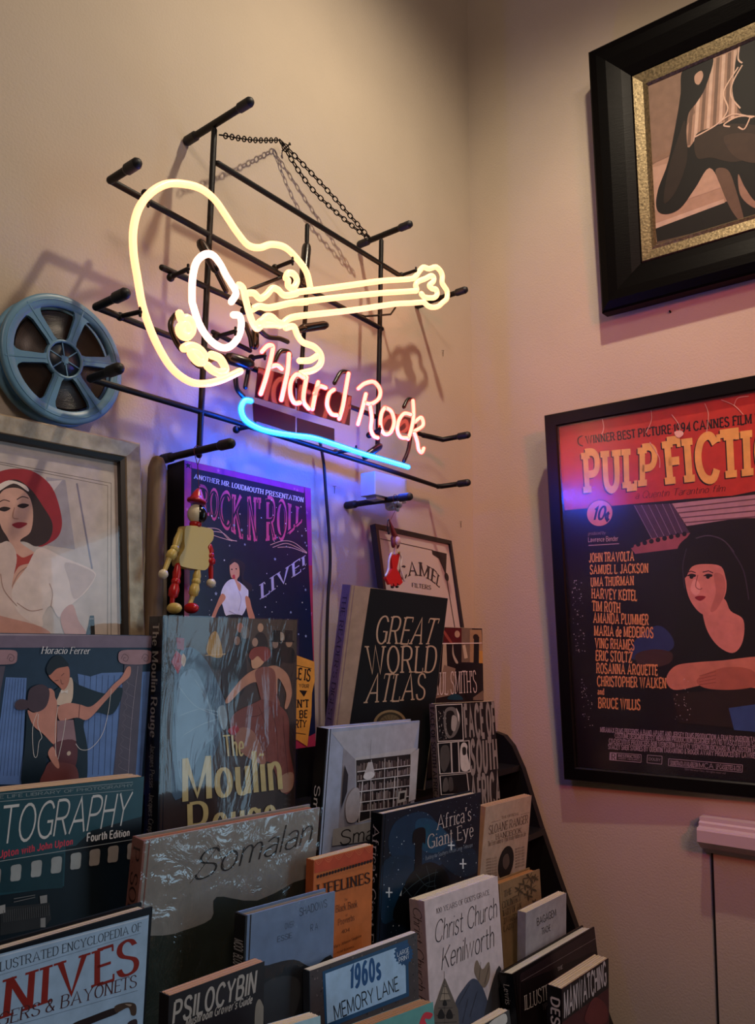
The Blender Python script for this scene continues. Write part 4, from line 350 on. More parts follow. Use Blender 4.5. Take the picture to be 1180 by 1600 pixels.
{'O':[-0.6673,-0.3315,0.8591],'u':[0.9968,-0.0774,-0.0217],'v':[0.0278,0.0786,0.9965],'n':[-0.0754,-0.9939,0.0805],'w':0.1942,'h':0.2475,'art':[('t','#3a3236',"100 YEARS OF GOD'S GRACE",'serif',[260,2237,1682,2233],[258,2312,1670,2311]),('t','#2e2a2e','Christ Church','script',[179,1830,1850,1840],[188,2133,1823,2157]),('t','#2e2a2e','Kenilworth','script',[312,1414,1713,1409],[313,1717,1679,1751]),('s','#4a5064',[588,848,841,1016,1116,1075,1363,813,1500,220,556,517]),('p','#3e3c40',[1304,282,1281,367,1315,467,1380,573,1450,678,1532,798,1634,933,1736,1042,1814,1085,1861,1039,1890,931,1908,792,1923,655,1938,559,1938,95,1933,85,1803,75,1610,123,1421,201]),('s','#8a7868',[1130,1209,1218,1325,1350,1151,1538,1214,1538,988,1369,867,1188,1056]),('p','#6a6058',[363,1281,390,1274,662,747,669,481,4,690,4,702,102,966]),('p','#9a8c7c',[365,1202,483,958,238,1003]),('l','#3a322c',8.1,[373,1384,313,593]),('l','#2c2622',7.1,[323,1187,410,1150]),('l','#2c2622',7.1,[274,1097,450,1039]),('l','#2c2622',7.0,[225,1007,490,927]),('l','#2c2622',7.0,[177,918,529,816]),('l','#2c2622',7.0,[130,829,569,704]),('l','#2c2622',6.9,[83,741,610,592]),('s','#221c1a',[250,885,314,799,308,735,169,777,175,841]),('s','#221c1a',[448,826,513,739,507,674,365,717,371,782]),('s','#221c1a',[349,986,390,933,386,892,298,918,302,959]),('l','#2a2a32',7.2,[679,821,988,1029]),('l','#2a2a32',7.2,[938,557,1168,869]),('l','#2a2a32',7.5,[1234,1016,1313,1272]),('l','#2a2a32',7.5,[1376,921,1532,1159]),('l','#2a2a32',7.6,[1614,742,1804,1002]),('l','#2a2a32',7.6,[1772,303,1813,856]),('l','#2a2a32',7.2,[745,537,919,832])],'spine':[('#3a3034','Christ Church Kenilworth','script',0.96,0.1,0.2,0.75)],'t':0.03,'label':'white church history book with handwritten title and pencil sketch of a spire','cov':'#d6c8cc','sp':'#b49a9c','page':'#e4dccc','hard':False,'gloss':0.5,'sleeve':None,'name':'book'},
{'O':[-0.4155,-0.3134,0.8564],'u':[0.9978,-0.0645,-0.0177],'v':[0.0218,0.0625,0.9978],'n':[-0.0632,-0.996,0.0638],'w':0.1338,'h':0.2143,'art':[('p','#4a3c28',[958,2056,956,2058,962,2067,973,2079,987,2091,1006,2106,1031,2124,1054,2139,1069,2139,1067,2136,1058,2124,1045,2111,1025,2097,998,2079,973,2064]),('s','#4a3c28',[958,2056,1052,2028,1199,2021,1109,2048]),('s','#4a3c28',[958,2056,995,1983,1085,1930,1053,2003]),('s','#4a3c28',[958,2056,876,2001,846,1967,933,2020]),('s','#4a3c28',[958,2056,814,2064,722,2091,870,2083]),('p','#4a3c28',[958,2056,943,2060,918,2073,891,2091,870,2108,854,2128,847,2139,912,2139,927,2128,941,2109,953,2086,960,2066]),('s','#4a3c28',[767,1972,836,1929,957,1906,893,1948]),('s','#4a3c28',[767,1972,761,1907,805,1863,817,1926]),('s','#4a3c28',[767,1972,667,1941,618,1930,723,1960]),('s','#4a3c28',[767,1972,648,1994,580,2037,704,2014]),('s','#4a3c28',[767,1972,723,2015,730,2080,779,2035]),('s','#4a3c28',[767,1972,817,1982,919,2013,874,2002]),('s','#4a3c28',[583,1918,544,1867,554,1835,599,1885]),('s','#4a3c28',[583,1918,478,1907,423,1916,533,1926]),('s','#4a3c28',[583,1918,493,1949,452,1999,547,1968]),('s','#4a3c28',[583,1918,574,1950,613,2002,629,1969]),('s','#4a3c28',[583,1918,640,1909,746,1920,695,1928]),('s','#4a3c28',[583,1918,624,1867,715,1836,679,1886]),('s','#4a3c28',[996,1864,877,1843,810,1842,934,1862]),('s','#4a3c28',[996,1864,878,1898,812,1952,935,1917]),('s','#4a3c28',[996,1864,971,1909,999,1974,1029,1928]),('s','#4a3c28',[996,1864,1064,1864,1186,1885,1122,1883]),('s','#4a3c28',[996,1864,1062,1809,1181,1773,1120,1828]),('s','#4a3c28',[996,1864,967,1799,991,1754,1025,1818]),('s','#4a3c28',[1138,2021,1053,2042,1021,2084,1111,2062]),('s','#4a3c28',[1138,2021,1120,2046,1155,2092,1178,2066]),('s','#4a3c28',[1138,2021,1179,2014,1273,2028,1237,2034]),('s','#4a3c28',[1138,2021,1170,1978,1255,1956,1228,1998]),('s','#4a3c28',[1138,2021,1103,1975,1120,1950,1161,1994]),('s','#4a3c28',[1138,2021,1045,2007,1004,2014,1103,2027]),('s','#4a3c28',[863,1769,846,1712,880,1675,902,1730]),('s','#4a3c28',[863,1769,766,1746,720,1742,822,1764]),('s','#4a3c28',[863,1769,758,1792,704,1836,814,1811]),('s','#4a3c28',[863,1769,830,1806,848,1863,886,1824]),('s','#4a3c28',[863,1769,910,1772,1009,1795,967,1790]),('s','#4a3c28',[863,1769,918,1725,1024,1700,974,1743]),('s','#4a3c28',[1086,1598,1012,1616,990,1652,1070,1634]),('s','#4a3c28',[1086,1598,1067,1618,1100,1657,1125,1636]),('s','#4a3c28',[1086,1598,1116,1590,1197,1602,1174,1608]),('s','#4a3c28',[1086,1598,1108,1561,1183,1543,1166,1579]),('s','#4a3c28',[1086,1598,1053,1559,1071,1540,1111,1577]),('s','#4a3c28',[1086,1598,1005,1587,976,1595,1063,1605]),('t','#2e2416','THE','serif',[68,1902,328,1918],[79,2005,340,2022]),('t','#2e2416','COUNTRY','serif',[-6,1725,621,1736],[6,1839,634,1853]),('t','#2e2416','DIARY OF AN','serif',[-41,1597,605,1598],[-31,1699,617,1703]),('t','#2e2416','EDWARDIAN','serif',[-33,1465,619,1460],[-23,1561,630,1559]),('t','#2e2416','LADY','serif',[-2,1342,345,1340],[7,1426,354,1426])],'spine':[],'t':0.024,'label':'brown country diary with sprays of foliage,behind the small grey paperback','cov':'#8c7252','sp':'#8c7252','page':'#b8875c','hard':True,'gloss':0.5,'sleeve':None,'name':'book'},
{'O':[-0.4101,-0.345,0.8553],'u':[0.9995,-0.025,-0.0182],'v':[0.0178,-0.017,0.9997],'n':[-0.0253,-0.9995,-0.0166],'w':0.1518,'h':0.1749,'art':[('t','#2c2a2c','BAGAGEM','sans',[392,1434,1119,1436],[372,1557,1091,1560]),('t','#2c2a2c','TRACHE','sans',[566,1232,892,1227],[552,1343,878,1333])],'spine':[],'t':0.016,'label':'small grey paperback with two short handwritten words,near the rack end','cov':'#a4a0a4','sp':'#8f8b8f','page':'#e0d4b8','hard':False,'gloss':0.6,'sleeve':None,'name':'book'},
{'O':[-1.3863,-0.3506,0.9581],'u':[0.9994,0.0196,-0.0289],'v':[0.0297,-0.0394,0.9988],'n':[0.0184,-0.999,-0.0399],'w':0.1934,'h':0.2894,'art':[('p','#9dbcd8',[4,2880,1895,2828,1919,1659,4,2343]),('p','#c2d6e8',[4,2866,1881,2816,1881,2804,4,2855]),('t','#2c3440','THE ILLUSTRATED ENCYCLOPEDIA OF','serif',[174,2730,1816,2705],[167,2807,1813,2779]),('l','#5a6c80',3.0,[57,2703,1815,2680]),('t','#862a24','KNIVES','bserifi',[140,2343,1831,2327],[112,2649,1744,2648]),('t','#4a2a2c','DAGGERS & BAYONETS','serifi',[131,2310,1811,2187],[121,2412,1787,2302]),('l','#5a6c80',3.0,[96,2285,1825,2148]),('s','#2a2224',[1151,2072,1346,2076,1585,2069,1625,2012,1419,2009,1221,2013]),('s','#4a3c34',[1583,2084,1708,2076,1812,2025,1826,1931,1774,1940,1731,2022,1607,2018]),('s','#3a3034',[1743,1884,1834,1883,1841,1806,1748,1823]),('s','#9a8a78',[1691,2067,1765,2040,1748,2028])],'spine':[],'t':0.02,'label':'pale blue encyclopedia of knives with black border and dark red lettering','cov':'#0e141c','sp':'#0e141c','page':'#c8beb0','hard':True,'gloss':0.3,'sleeve':None,'name':'book'},
{'O':[-1.1691,-0.364,0.9567],'u':[0.9989,-0.0351,-0.0313],'v':[0.032,0.0204,0.9993],'n':[-0.0344,-0.9992,0.0215],'w':0.1226,'h':0.1952,'art':[('t','#aaa6a0','PSILOCYBIN','boldi',[33,1681,1100,1665],[29,1878,1106,1887]),('t','#aaa6a0',"Mushroom Grower's Guide",'boldi',[192,1609,1056,1571],[200,1688,1064,1649]),('p','#8a8478',[1105,1509,1115,1545,1131,1570,1149,1581,1168,1575,1190,1546,1215,1497,1222,1481,1222,1192,1218,1191,1179,1194,1140,1212,1113,1244,1100,1299,1097,1375,1099,1452])],'spine':[],'t':0.016,'label':'dark mushroom growing guide with grey bold title,in front of the crumpled sleeve','cov':'#242124','sp':'#242124','page':'#c8a48c','hard':False,'gloss':0.35,'sleeve':None,'name':'book'},
{'O':[-0.4978,-0.3967,0.7266],'u':[0.9985,-0.0552,-0.0042],'v':[0.0104,0.1128,0.9936],'n':[-0.0543,-0.9921,0.1132],'w':0.2859,'h':0.2368,'art':[('p','#2e2022',[197,2310,2855,2347,2855,2165,2820,1951,170,2178]),('l','#8a7a7a',4.7,[217,2196,2849,2163]),('l','#4a3c3e',5.6,[170,2178,52,1620]),('t','#c0b4b4','THE','serif',[1363,2015,1547,2008],[1376,2069,1561,2066]),('t','#c8bcb8','ILLUSTRATED','serif',[218,1752,1596,1634],[246,1962,1629,1868]),('t','#7a7072','VP','serif',[746,1575,892,1561],[767,1667,914,1654])],'spine':[('#a8a4a4','Lewis','serif',0.93,0.8,0.3,0.7),('#8a8686','THE ILLUSTRATED','serif',0.62,0.05,0.25,0.75)],'t':0.026,'label':'glossy black illustrated volume standing before the small grey paperback','cov':'#1d1617','sp':'#0a0a0b','page':'#d8d4cc','hard':True,'gloss':0.18,'sleeve':None,'name':'book'},
{'O':[-0.4776,-0.4431,0.725],'u':[0.9989,-0.0442,-0.0149],'v':[0.0145,-0.0084,0.9999],'n':[-0.0443,-0.999,-0.0078],'w':0.1682,'h':0.2268,'art':[('p','#1a1214',[4,2264,1457,2264,1678,2260,1678,1778,4,1764]),('t','#c4b2b0','MANWATCHING','bold',[59,1803,1598,1874],[55,2188,1563,2239]),('s','#6a2a2a',[826,1660,1140,1785,1566,1513,1559,1238,822,1484])],'spine':[('#c8bcb8','DESMOND','bold',0.93,0.45,0.15,0.7)],'t':0.026,'label':'thick dark red paperback with tall white capitals,nearest the rack end','cov':'#4a1c20','sp':'#120e10','page':'#d4c09c','hard':False,'gloss':0.4,'sleeve':None,'name':'book'},
{'O':[-0.9712,-0.4749,0.7308],'u':[0.9859,-0.1612,-0.0451],'v':[0.0671,0.1336,0.9888],'n':[-0.1533,-0.9778,0.1425],'w':0.1134,'h':0.336,'art':[('s','#c03040',[886,3205,982,3280,1111,3234,1061,3189,975,3211,1010,3132,1094,3082,955,3034,876,3110])],'spine':[],'t':0.022,'label':'battered teal paperback with torn page edges and red letters','cov':'#5c9a98','sp':'#5c9a98','page':'#b08c68','hard':False,'gloss':0.6,'sleeve':None,'name':'book'},
{'O':[-1.1071,-0.4396,0.9598],'u':[0.9775,-0.2012,-0.0635],'v':[0.0908,0.1294,0.9874],'n':[-0.1905,-0.971,0.1448],'w':0.0697,'h':0.1515,'art':[],'spine':[],'t':0.02,'label':'light blue paperback with cream pages,in front of the large-print book','cov':'#9cc4d4','sp':'#9cc4d4','page':'#d8ccb0','hard':False,'gloss':0.5,'sleeve':None,'name':'book'},
{'O':[-0.7246,-0.4645,0.7265],'u':[0.9968,-0.0783,-0.0172],'v':[0.0279,0.1381,0.99],'n':[-0.0752,-0.9873,0.1398],'w':0.0891,'h':0.2498,'art':[('p','#c8c4bc',[313,2442,326,2460,392,2476,480,2490,529,2494,717,2494,751,2490,791,2476,812,2447,820,2406,806,2369,763,2350,664,2359,522,2385,387,2416])],'spine':[],'t':0.018,'label':'dark grey paperback,only its cream page tops showing below the church book','cov':'#3c3a38','sp':'#3c3a38','page':'#dcd0b4','hard':False,'gloss':0.4,'sleeve':None,'name':'book'},
]
POSTER = {'O':[-0.0355,-0.2472,1.1947],'u':[0.0372,-0.9993,0.0091],'v':[-0.0649,0.0067,0.9979],'n':[-0.9972,-0.0377,-0.0646],'w':0.648,'h':0.8082,'art':[('p','#c23a2c',[233,7916,5018,7803,4907,5952,3780,5838,2917,5873,312,5923]),('p','#171019',[4,4,4,3127,312,5923,2917,5873,3780,5838,4907,5952,4558,142,3262,4]),('p','#b49098',[2625,5813,3778,5809,4898,5815,4868,5302,3853,5388,2885,5326]),('l','#6a4c58',25.9,[2692,5712,4893,5730]),('l','#6a4c58',25.9,[2685,5607,4886,5613]),('l','#6a4c58',25.9,[2679,5503,4879,5497]),('l','#6a4c58',25.9,[2673,5399,4872,5380]),('p','#4a3550',[1839,5863,2625,5813,2947,5164,2177,5138]),('l','#8c7690',13.4,[1858,5861,2177,5138]),('l','#8c7690',13.3,[2003,5853,2305,5146]),('l','#8c7690',13.2,[2147,5844,2432,5154]),('l','#8c7690',13.2,[2290,5836,2557,5162]),('l','#8c7690',13.1,[2431,5828,2681,5169]),('l','#8c7690',13.0,[2570,5819,2804,5177]),('p','#a05860',[1710,5004,2177,5138,2948,5183,2715,4886,1817,4841]),('e','#171019',[1750,5020,50,50]),('e','#171019',[1890,5039,50,50]),('e','#171019',[2029,5059,49,50]),('e','#171019',[2166,5078,49,49]),('e','#171019',[2302,5097,48,49]),('e','#171019',[2437,5116,48,49]),('e','#171019',[2570,5134,47,49]),('e','#171019',[2702,5153,47,48]),('e','#171019',[2833,5171,46,48]),('t','#1c0e10','WINNER·BEST PICTURE·1994 CANNES FILM FESTIVAL','wood',[881,7317,5040,7158],[874,7488,5051,7346]),('L','#1c0e10',27.9,[817,7510,722,7464,723,7342,816,7279]),('t','#1c0e10','PULP','slab',[750,6222,2331,6224],[743,7112,2385,7010]),('t','#1c0e10','FICTION','slab',[2501,6194,5173,6153],[2479,7086,5226,7025]),('t','#eebb62','PULP','slab',[776,6243,2355,6243],[769,7133,2409,7029]),('t','#eebb62','FICTION','slab',[2524,6214,5192,6171],[2503,7106,5245,7042]),('t','#381414','a Quentin Tarantino film','script',[1885,5994,3645,5941],[1894,6147,3646,6071]),('e','#1c0e10',[1103,5774,298,293]),('e','#e08a70',[1103,5774,282,277]),('t','#1c0e10','10','boldi',[923,5641,1201,5637],[972,5916,1257,5908]),('t','#1c0e10','¢','bold',[1205,5578,1318,5586],[1219,5810,1340,5812]),('t','#c8a0a0','produced by','script',[822,5323,1206,5313],[826,5395,1210,5383]),('t','#d8b0a8','Lawrence Bender','sans',[813,5176,1476,5148],[819,5275,1482,5249]),('l','#c8a0a0',16.6,[817,5099,1488,5084]),('s','#2c3a66',[1710,3035,2183,3333,2464,3103,2449,2841,1995,2691,1610,2651]),('s','#46302e',[1692,2728,2079,2842,2444,2767,2358,2542,1830,2461]),('t','#e8a468','JOHN TRAVOLTA','wood',[804,4736,1789,4700],[815,4927,1801,4892]),('t','#e8a468','SAMUEL L. JACKSON','wood',[809,4476,2068,4433],[821,4667,2079,4623]),('t','#e8a468','UMA THURMAN','wood',[810,4205,1752,4189],[821,4396,1763,4382]),('t','#e8a468','HARVEY KEITEL','wood',[816,3948,1798,3862],[828,4162,1810,4077]),('t','#e8a468','TIM ROTH','wood',[820,3677,1433,3612],[833,3891,1445,3829]),('t','#e8a468','AMANDA PLUMMER','wood',[822,3419,2011,3347],[834,3633,2024,3560]),('t','#e8a468','MARIA de MEDEIROS','wood',[826,3142,2093,3081],[838,3355,2106,3292]),('t','#e8a468','VING RHAMES','wood',[827,2876,1683,2828],[839,3090,1695,3042]),('t','#e8a468','ERIC STOLTZ','wood',[827,2607,1636,2566],[840,2821,1649,2782]),('t','#e8a468','ROSANNA ARQUETTE','wood',[827,2331,2133,2307],[840,2544,2146,2518]),('t','#e8a468','CHRISTOPHER WALKEN','wood',[828,2055,2292,2048],[840,2268,2304,2257]),('t','#e8a468','BRUCE WILLIS','wood',[825,1590,1736,1583],[837,1803,1749,1796]),('t','#e8a468','and','wood',[829,1878,979,1874],[837,2008,987,2004]),('s','#120d14',[2652,4741,2833,5063,3230,5194,3635,5103,3949,4789,4130,3999,4191,2875,2596,2880,2687,3807]),('s','#120d14',[2609,3101,2998,3646,3469,3451,3883,3689,4313,3325,4360,2008,2545,2025]),('s','#d8917e',[2812,4395,3017,4567,3400,4578,3550,4351,3550,3954,3342,3601,3096,3536,2899,3762,2810,4062]),('s','#d8917e',[3118,3899,3493,3847,3612,3591,3834,3406,3792,2981,3596,2768,3303,2948,3120,3350]),('s','#150f16',[2722,4401,2854,4801,3215,4957,3551,4821,3655,4309,3579,4169,3495,4463,3191,4537,2942,4498,2805,4285]),('s','#241418',[2829,4320,2916,4360,3007,4332,2983,4289,2913,4308]),('e','#180e12',[2920,4293,39,37]),('s','#241418',[3145,4302,3231,4341,3319,4314,3296,4272,3228,4290]),('e','#180e12',[3234,4275,38,36]),('s','#e8ac98',[2962,4239,3063,4160,3059,3976,2961,3926,2888,4058]),('s','#c07a6a',[3351,4327,3518,4281,3533,3955,3361,3637,3239,3604,3363,3963]),('L','#8a4a44',15.3,[3045,4326,2990,4108,3063,4035,3110,4062]),('l','#3a2024',18.0,[2829,4387,2920,4411,3006,4376]),('l','#3a2024',17.8,[3139,4376,3252,4398,3335,4349]),('L','#4a4252',25.5,[3047,5063,3293,5097,3560,4983,3747,4733]),('L','#3a3242',24.9,[3685,4810,3891,4366,3955,3794]),('L','#3a3242',20.6,[2858,4875,2765,4510,2774,4064]),('s','#8c2430',[2959,3878,3056,3911,3169,3884,3060,3808]),('s','#d08a6e',[2303,2242,2502,2506,2935,2584,3420,2624,4020,2698,4462,2665,4431,2148,3919,2099,3398,2264,2906,2108,2437,2022]),('s','#b87058',[2915,2255,3411,2480,3907,2451,4053,2173,3587,2055,3044,2075]),('l','#8a4c3c',11.4,[2953,2310,3271,2406]),('l','#8a4c3c',11.4,[2950,2252,3266,2334]),('l','#8a4c3c',11.4,[2946,2193,3262,2262]),('l','#8a4c3c',11.4,[2943,2135,3258,2189]),('p','#2a1c1a',[2396,1946,4679,2154,4625,1266,2506,1357]),('p','#3a5a90',[3465,1694,4192,1829,4315,1247,3540,1270]),('x','#d8c8d0',2,60,9,[371,2765,614,4378]),('x','#d8c8d0',12,40,8,[476,1143,704,2205]),('x','#d8c8d0',7,26,8,[2413,1373,2792,2245]),('L','#e8b8a0',13.7,[1280,7812,1308,7607,1251,7458]),('L','#e8b8a0',13.2,[2319,7857,2322,7587,2194,7340]),('L','#e8b8a0',12.9,[2854,7230,2870,7377,2732,7628]),('L','#e8b8a0',12.6,[3691,7746,3918,7594,4071,7385]),('L','#e8b8a0',12.4,[3918,7594,3992,7724,4190,7722]),('L','#e8b8a0',13.2,[2258,7137,2426,6805,2431,6576]),('L','#e8b8a0',12.7,[3381,7732,3436,7500,3380,7142]),('s','#f0c8b0',[2765,7263,2893,7268,2942,7196,2867,7134,2796,7164]),('t','#b4a4ac','MIRAMAX FILMS PRESENTS A BAND APART AND JERSEY FILMS PRODUCTION A FILM BY QUENTIN TARANTINO PULP FICTION','wood',[843,1073,4613,1063],[849,1175,4618,1152]),('t','#b4a4ac','COSTUME DESIGNER BETSY HEIMANN PRODUCTION DESIGNER DAVID WASCO EDITOR SALLY MENKE DIRECTOR','wood',[1158,968,4608,971],[1164,1069,4613,1060]),('t','#b4a4ac','CO-EXECUTIVE PRODUCERS BOB WEINSTEIN HARVEY WEINSTEIN RICHARD N. GLADSTEIN EXECUTIVE PRODUCERS','wood',[1023,842,4601,862],[1029,944,4606,951]),('t','#b4a4ac','STACEY SHER STORIES BY QUENTIN TARANTINO & ROGER AVARY PRODUCED BY LAWRENCE BENDER WRITTEN','wood',[1000,724,4595,759],[1006,825,4600,847]),('l','#b4a4ac',12.2,[1036,649,1700,653]),('l','#b4a4ac',11.9,[1700,653,1687,493]),('l','#b4a4ac',11.9,[1687,493,1019,492]),('l','#b4a4ac',12.2,[1019,492,1036,649]),('p','#b4a4ac',[1043,641,1179,640,1166,496,1031,497]),('t','#171019','R','bserif',[1051,502,1155,503],[1059,627,1162,627]),('t','#b4a4ac','RESTRICTED','wood',[1206,569,1665,574],[1209,623,1668,628]),('t','#b4a4ac','UNDER 17 REQUIRES','sans',[1203,522,1662,525],[1205,553,1664,555]),('l','#b4a4ac',11.9,[1829,656,2128,656]),('l','#b4a4ac',11.7,[2128,656,2111,491]),('l','#b4a4ac',11.7,[2111,491,1812,496]),('l','#b4a4ac',11.9,[1812,496,1829,656]),('t','#b4a4ac','DOLBY','sans',[1853,552,2093,553],[1857,605,2096,605]),('l','#b4a4ac',11.7,[2258,614,3653,606]),('l','#b4a4ac',11.1,[3653,606,3638,464]),('l','#b4a4ac',11.1,[3638,464,2243,472]),('l','#b4a4ac',11.7,[2243,472,2258,614]),('t','#b4a4ac','SOUNDTRACK AVAILABLE ON','wood',[2280,490,2817,492],[2285,580,2822,580]),('t','#b4a4ac','MCA','sans',[2838,486,3115,489],[2844,581,3121,583]),('t','#b4a4ac','LP CASSETTES & CDS','wood',[3163,493,3620,494],[3169,580,3625,579]),('t','#8a7c84','1994 Miramax Films. All rights reserved','sans',[2557,411,3334,401],[2560,448,3337,437])],'spine':[]}
CHARCOAL = {'O':[-0.0461,-0.3641,2.2198],'u':[0.0101,-0.9999,-0.0024],'v':[-0.0745,-0.0032,0.9972],'n':[-0.9972,-0.0099,-0.0745],'w':0.8,'h':0.5886,'art':[('p','#9a7c68',[1124,4855,3521,4691,5275,5149,5041,640,3318,814,1138,937]),('p','#7a6252',[1166,4791,2024,4715,2137,3706,1644,3117,1200,2931]),('l','#6a5446',65.5,[2187,4641,1979,3073]),('l','#c0a490',65.2,[2302,4640,2103,3068]),('l','#6a5446',64.9,[2416,4639,2226,3062]),('l','#c0a490',64.6,[2529,4639,2348,3057]),('l','#6a5446',64.4,[2641,4638,2469,3052]),('l','#c0a490',64.1,[2752,4637,2589,3046]),('l','#6a5446',63.8,[2862,4637,2707,3041]),('l','#c0a490',63.5,[2971,4636,2824,3036]),('l','#6a5446',63.3,[3079,4636,2941,3031]),('p','#a88a76',[1197,2887,2653,2766,2611,1974,1192,1948]),('l','#7c6250',108.5,[1204,3019,1769,3068]),('p','#0c0907',[1215,1561,2673,1656,2879,1123,1234,1086]),('p','#b09684',[1221,1670,2598,1725,2614,1643,1215,1561]),('p','#4a3a30',[1221,1269,3335,1137,3316,774,1179,880]),('s','#080605',[1915,4633,2108,4720,2435,4699,2551,4603,2364,4127,2189,3901,1991,3680,1957,3038,2235,3232,2679,3265,3441,3158,4131,2547,4369,474,3026,992,2740,1422,2573,1988,2357,2452,2054,2132,1745,1826,1445,1796,1259,1970,1301,2357,1546,2889,1759,3688,1872,4212]),('s','#a88874',[2178,4471,2303,4509,2337,4377,2248,4244,2170,4322]),('s','#5a4638',[2473,2366,2706,2279,2838,1809,2955,1098,2740,1422,2570,1947]),('s','#8a6c5a',[2893,2125,2994,1837,3165,1485,3348,1380,3342,1279,3122,1375,2909,1699]),('s','#060504',[3065,4659,3523,4731,4041,4196,3995,3328,3432,2996,3067,3231,2881,3731,2923,4177]),('s','#2e231b',[2110,3195,2359,3268,2908,3150,3424,2835,3403,2431,2868,2387,2407,2647,2128,2754]),('s','#3c2e24',[2664,2974,3124,2873,3411,2592,3317,2216,2872,2469]),('s','#241b15',[1537,2715,1783,3326,1925,3620,1947,3260,1920,2747,1682,2221,1415,2050]),('L','#c8aa94',27.9,[3046,4668,3014,4430,3085,4313]),('L','#c8aa94',27.8,[3083,4272,2896,4020,2842,3747,3000,3427]),('L','#c8aa94',27.9,[3006,4266,2712,3889,2772,3524,2643,3323]),('L','#c8aa94',27.6,[3253,3153,2954,3278,2677,3223,2791,3135]),('L','#c8aa94',27.6,[3215,3148,2842,3367,2480,3261,2110,3195]),('L','#c8aa94',27.7,[3179,3184,3054,2985,2943,3072])],'spine':[]}
PINUP = {'O':[-1.3907,-0.0826,1.2831],'u':[0.9999,-0.0034,0.012],'v':[-0.0117,0.0664,0.9977],'n':[-0.0042,-0.9978,0.0664],'w':0.3964,'h':0.5,'art':[('p','#c8bcb4',[1135,4750,3662,4740,3622,1944,1155,2007]),('l','#7a7068',11.5,[1137,4416,3496,4324,3446,1993]),('l','#7a7068',11.5,[1137,4432,3554,4368,3501,1991]),('p','#a8a2a8',[2582,4310,2857,4309,2985,3370,2528,3397]),('l','#8a8494',26.7,[3023,4289,3233,3121]),('p','#d0c6c4',[2536,4238,2810,4301,2624,4054]),('s','#a02c34',[1584,3713,1660,4045,1898,4245,2146,4352,2426,4351,2671,4170,2792,3813,2778,3593,2662,3452,2440,3389,2400,3853,2145,4158,1858,3991,1700,3566]),('s','#3a2a28',[1778,3696,1898,4038,2146,4211,2359,4125,2533,3912,2665,3690,2617,3469,2440,3368,2268,3417,1857,3360,1739,3450]),('s','#d8a894',[1938,3879,2020,4056,2208,4104,2347,4017,2400,3810,2365,3552,2226,3413,2417,3282,2591,3104,2305,2589,2098,2828,2141,3199,2080,3420,1978,3596]),('s','#e8d8cc',[1898,4059,2083,4190,2294,4159,2337,4079,2145,4158,1918,4000]),('s','#2a1a18',[1952,3798,2019,3840,2104,3829,2030,3779]),('L','#3a2420',11.4,[1948,3880,2020,3927,2096,3916]),('s','#2a1a18',[2190,3869,2260,3912,2348,3902,2271,3850]),('L','#3a2420',11.6,[2186,3953,2261,4001,2340,3990]),('L','#a06a58',8.2,[2154,3844,2133,3716,2206,3703]),('s','#982430',[2122,3621,2206,3661,2323,3657,2237,3589,2174,3585]),('s','#b4443c',[2162,3242,2266,3208,2439,3284,2460,3180,2224,3101,2140,2993]),('s','#d8c0b4',[1510,3153,1897,3323,2079,3400,2182,3202,2118,2829,2199,2526,2431,2344,1895,2303,1512,2379]),('s','#e2d0c6',[2483,3351,2819,3248,3245,3100,3255,2966,3118,2784,2927,2625,2741,2451,2630,2597,2519,2469,2495,2324,2199,2506,2118,2788,2308,3086]),('s','#c8b4ac',[2842,3184,3221,3087,3243,2966,2974,2692,2885,2948]),('s','#c89484',[2763,2472,2927,2625,3017,2411,3132,2216,2851,2197]),('s','#c89484',[1511,2610,1895,2481,2495,2324,2538,2199,1513,2188]),('L','#a88478',9.6,[2118,2829,2202,2997,2308,3086]),('L','#a88478',9.6,[2179,2627,2347,2529,2519,2553]),('L','#a88478',10.0,[2630,2597,2654,2767,2611,2892]),('L','#a88478',9.5,[1976,2984,2016,2784,2179,2587]),('p','#2c2c2c',[3185,2478,3246,2479,3257,2194,3108,2195,3159,2347]),('p','#787878',[3180,2445,3252,2446,3252,2426,3179,2425])],'spine':[]}
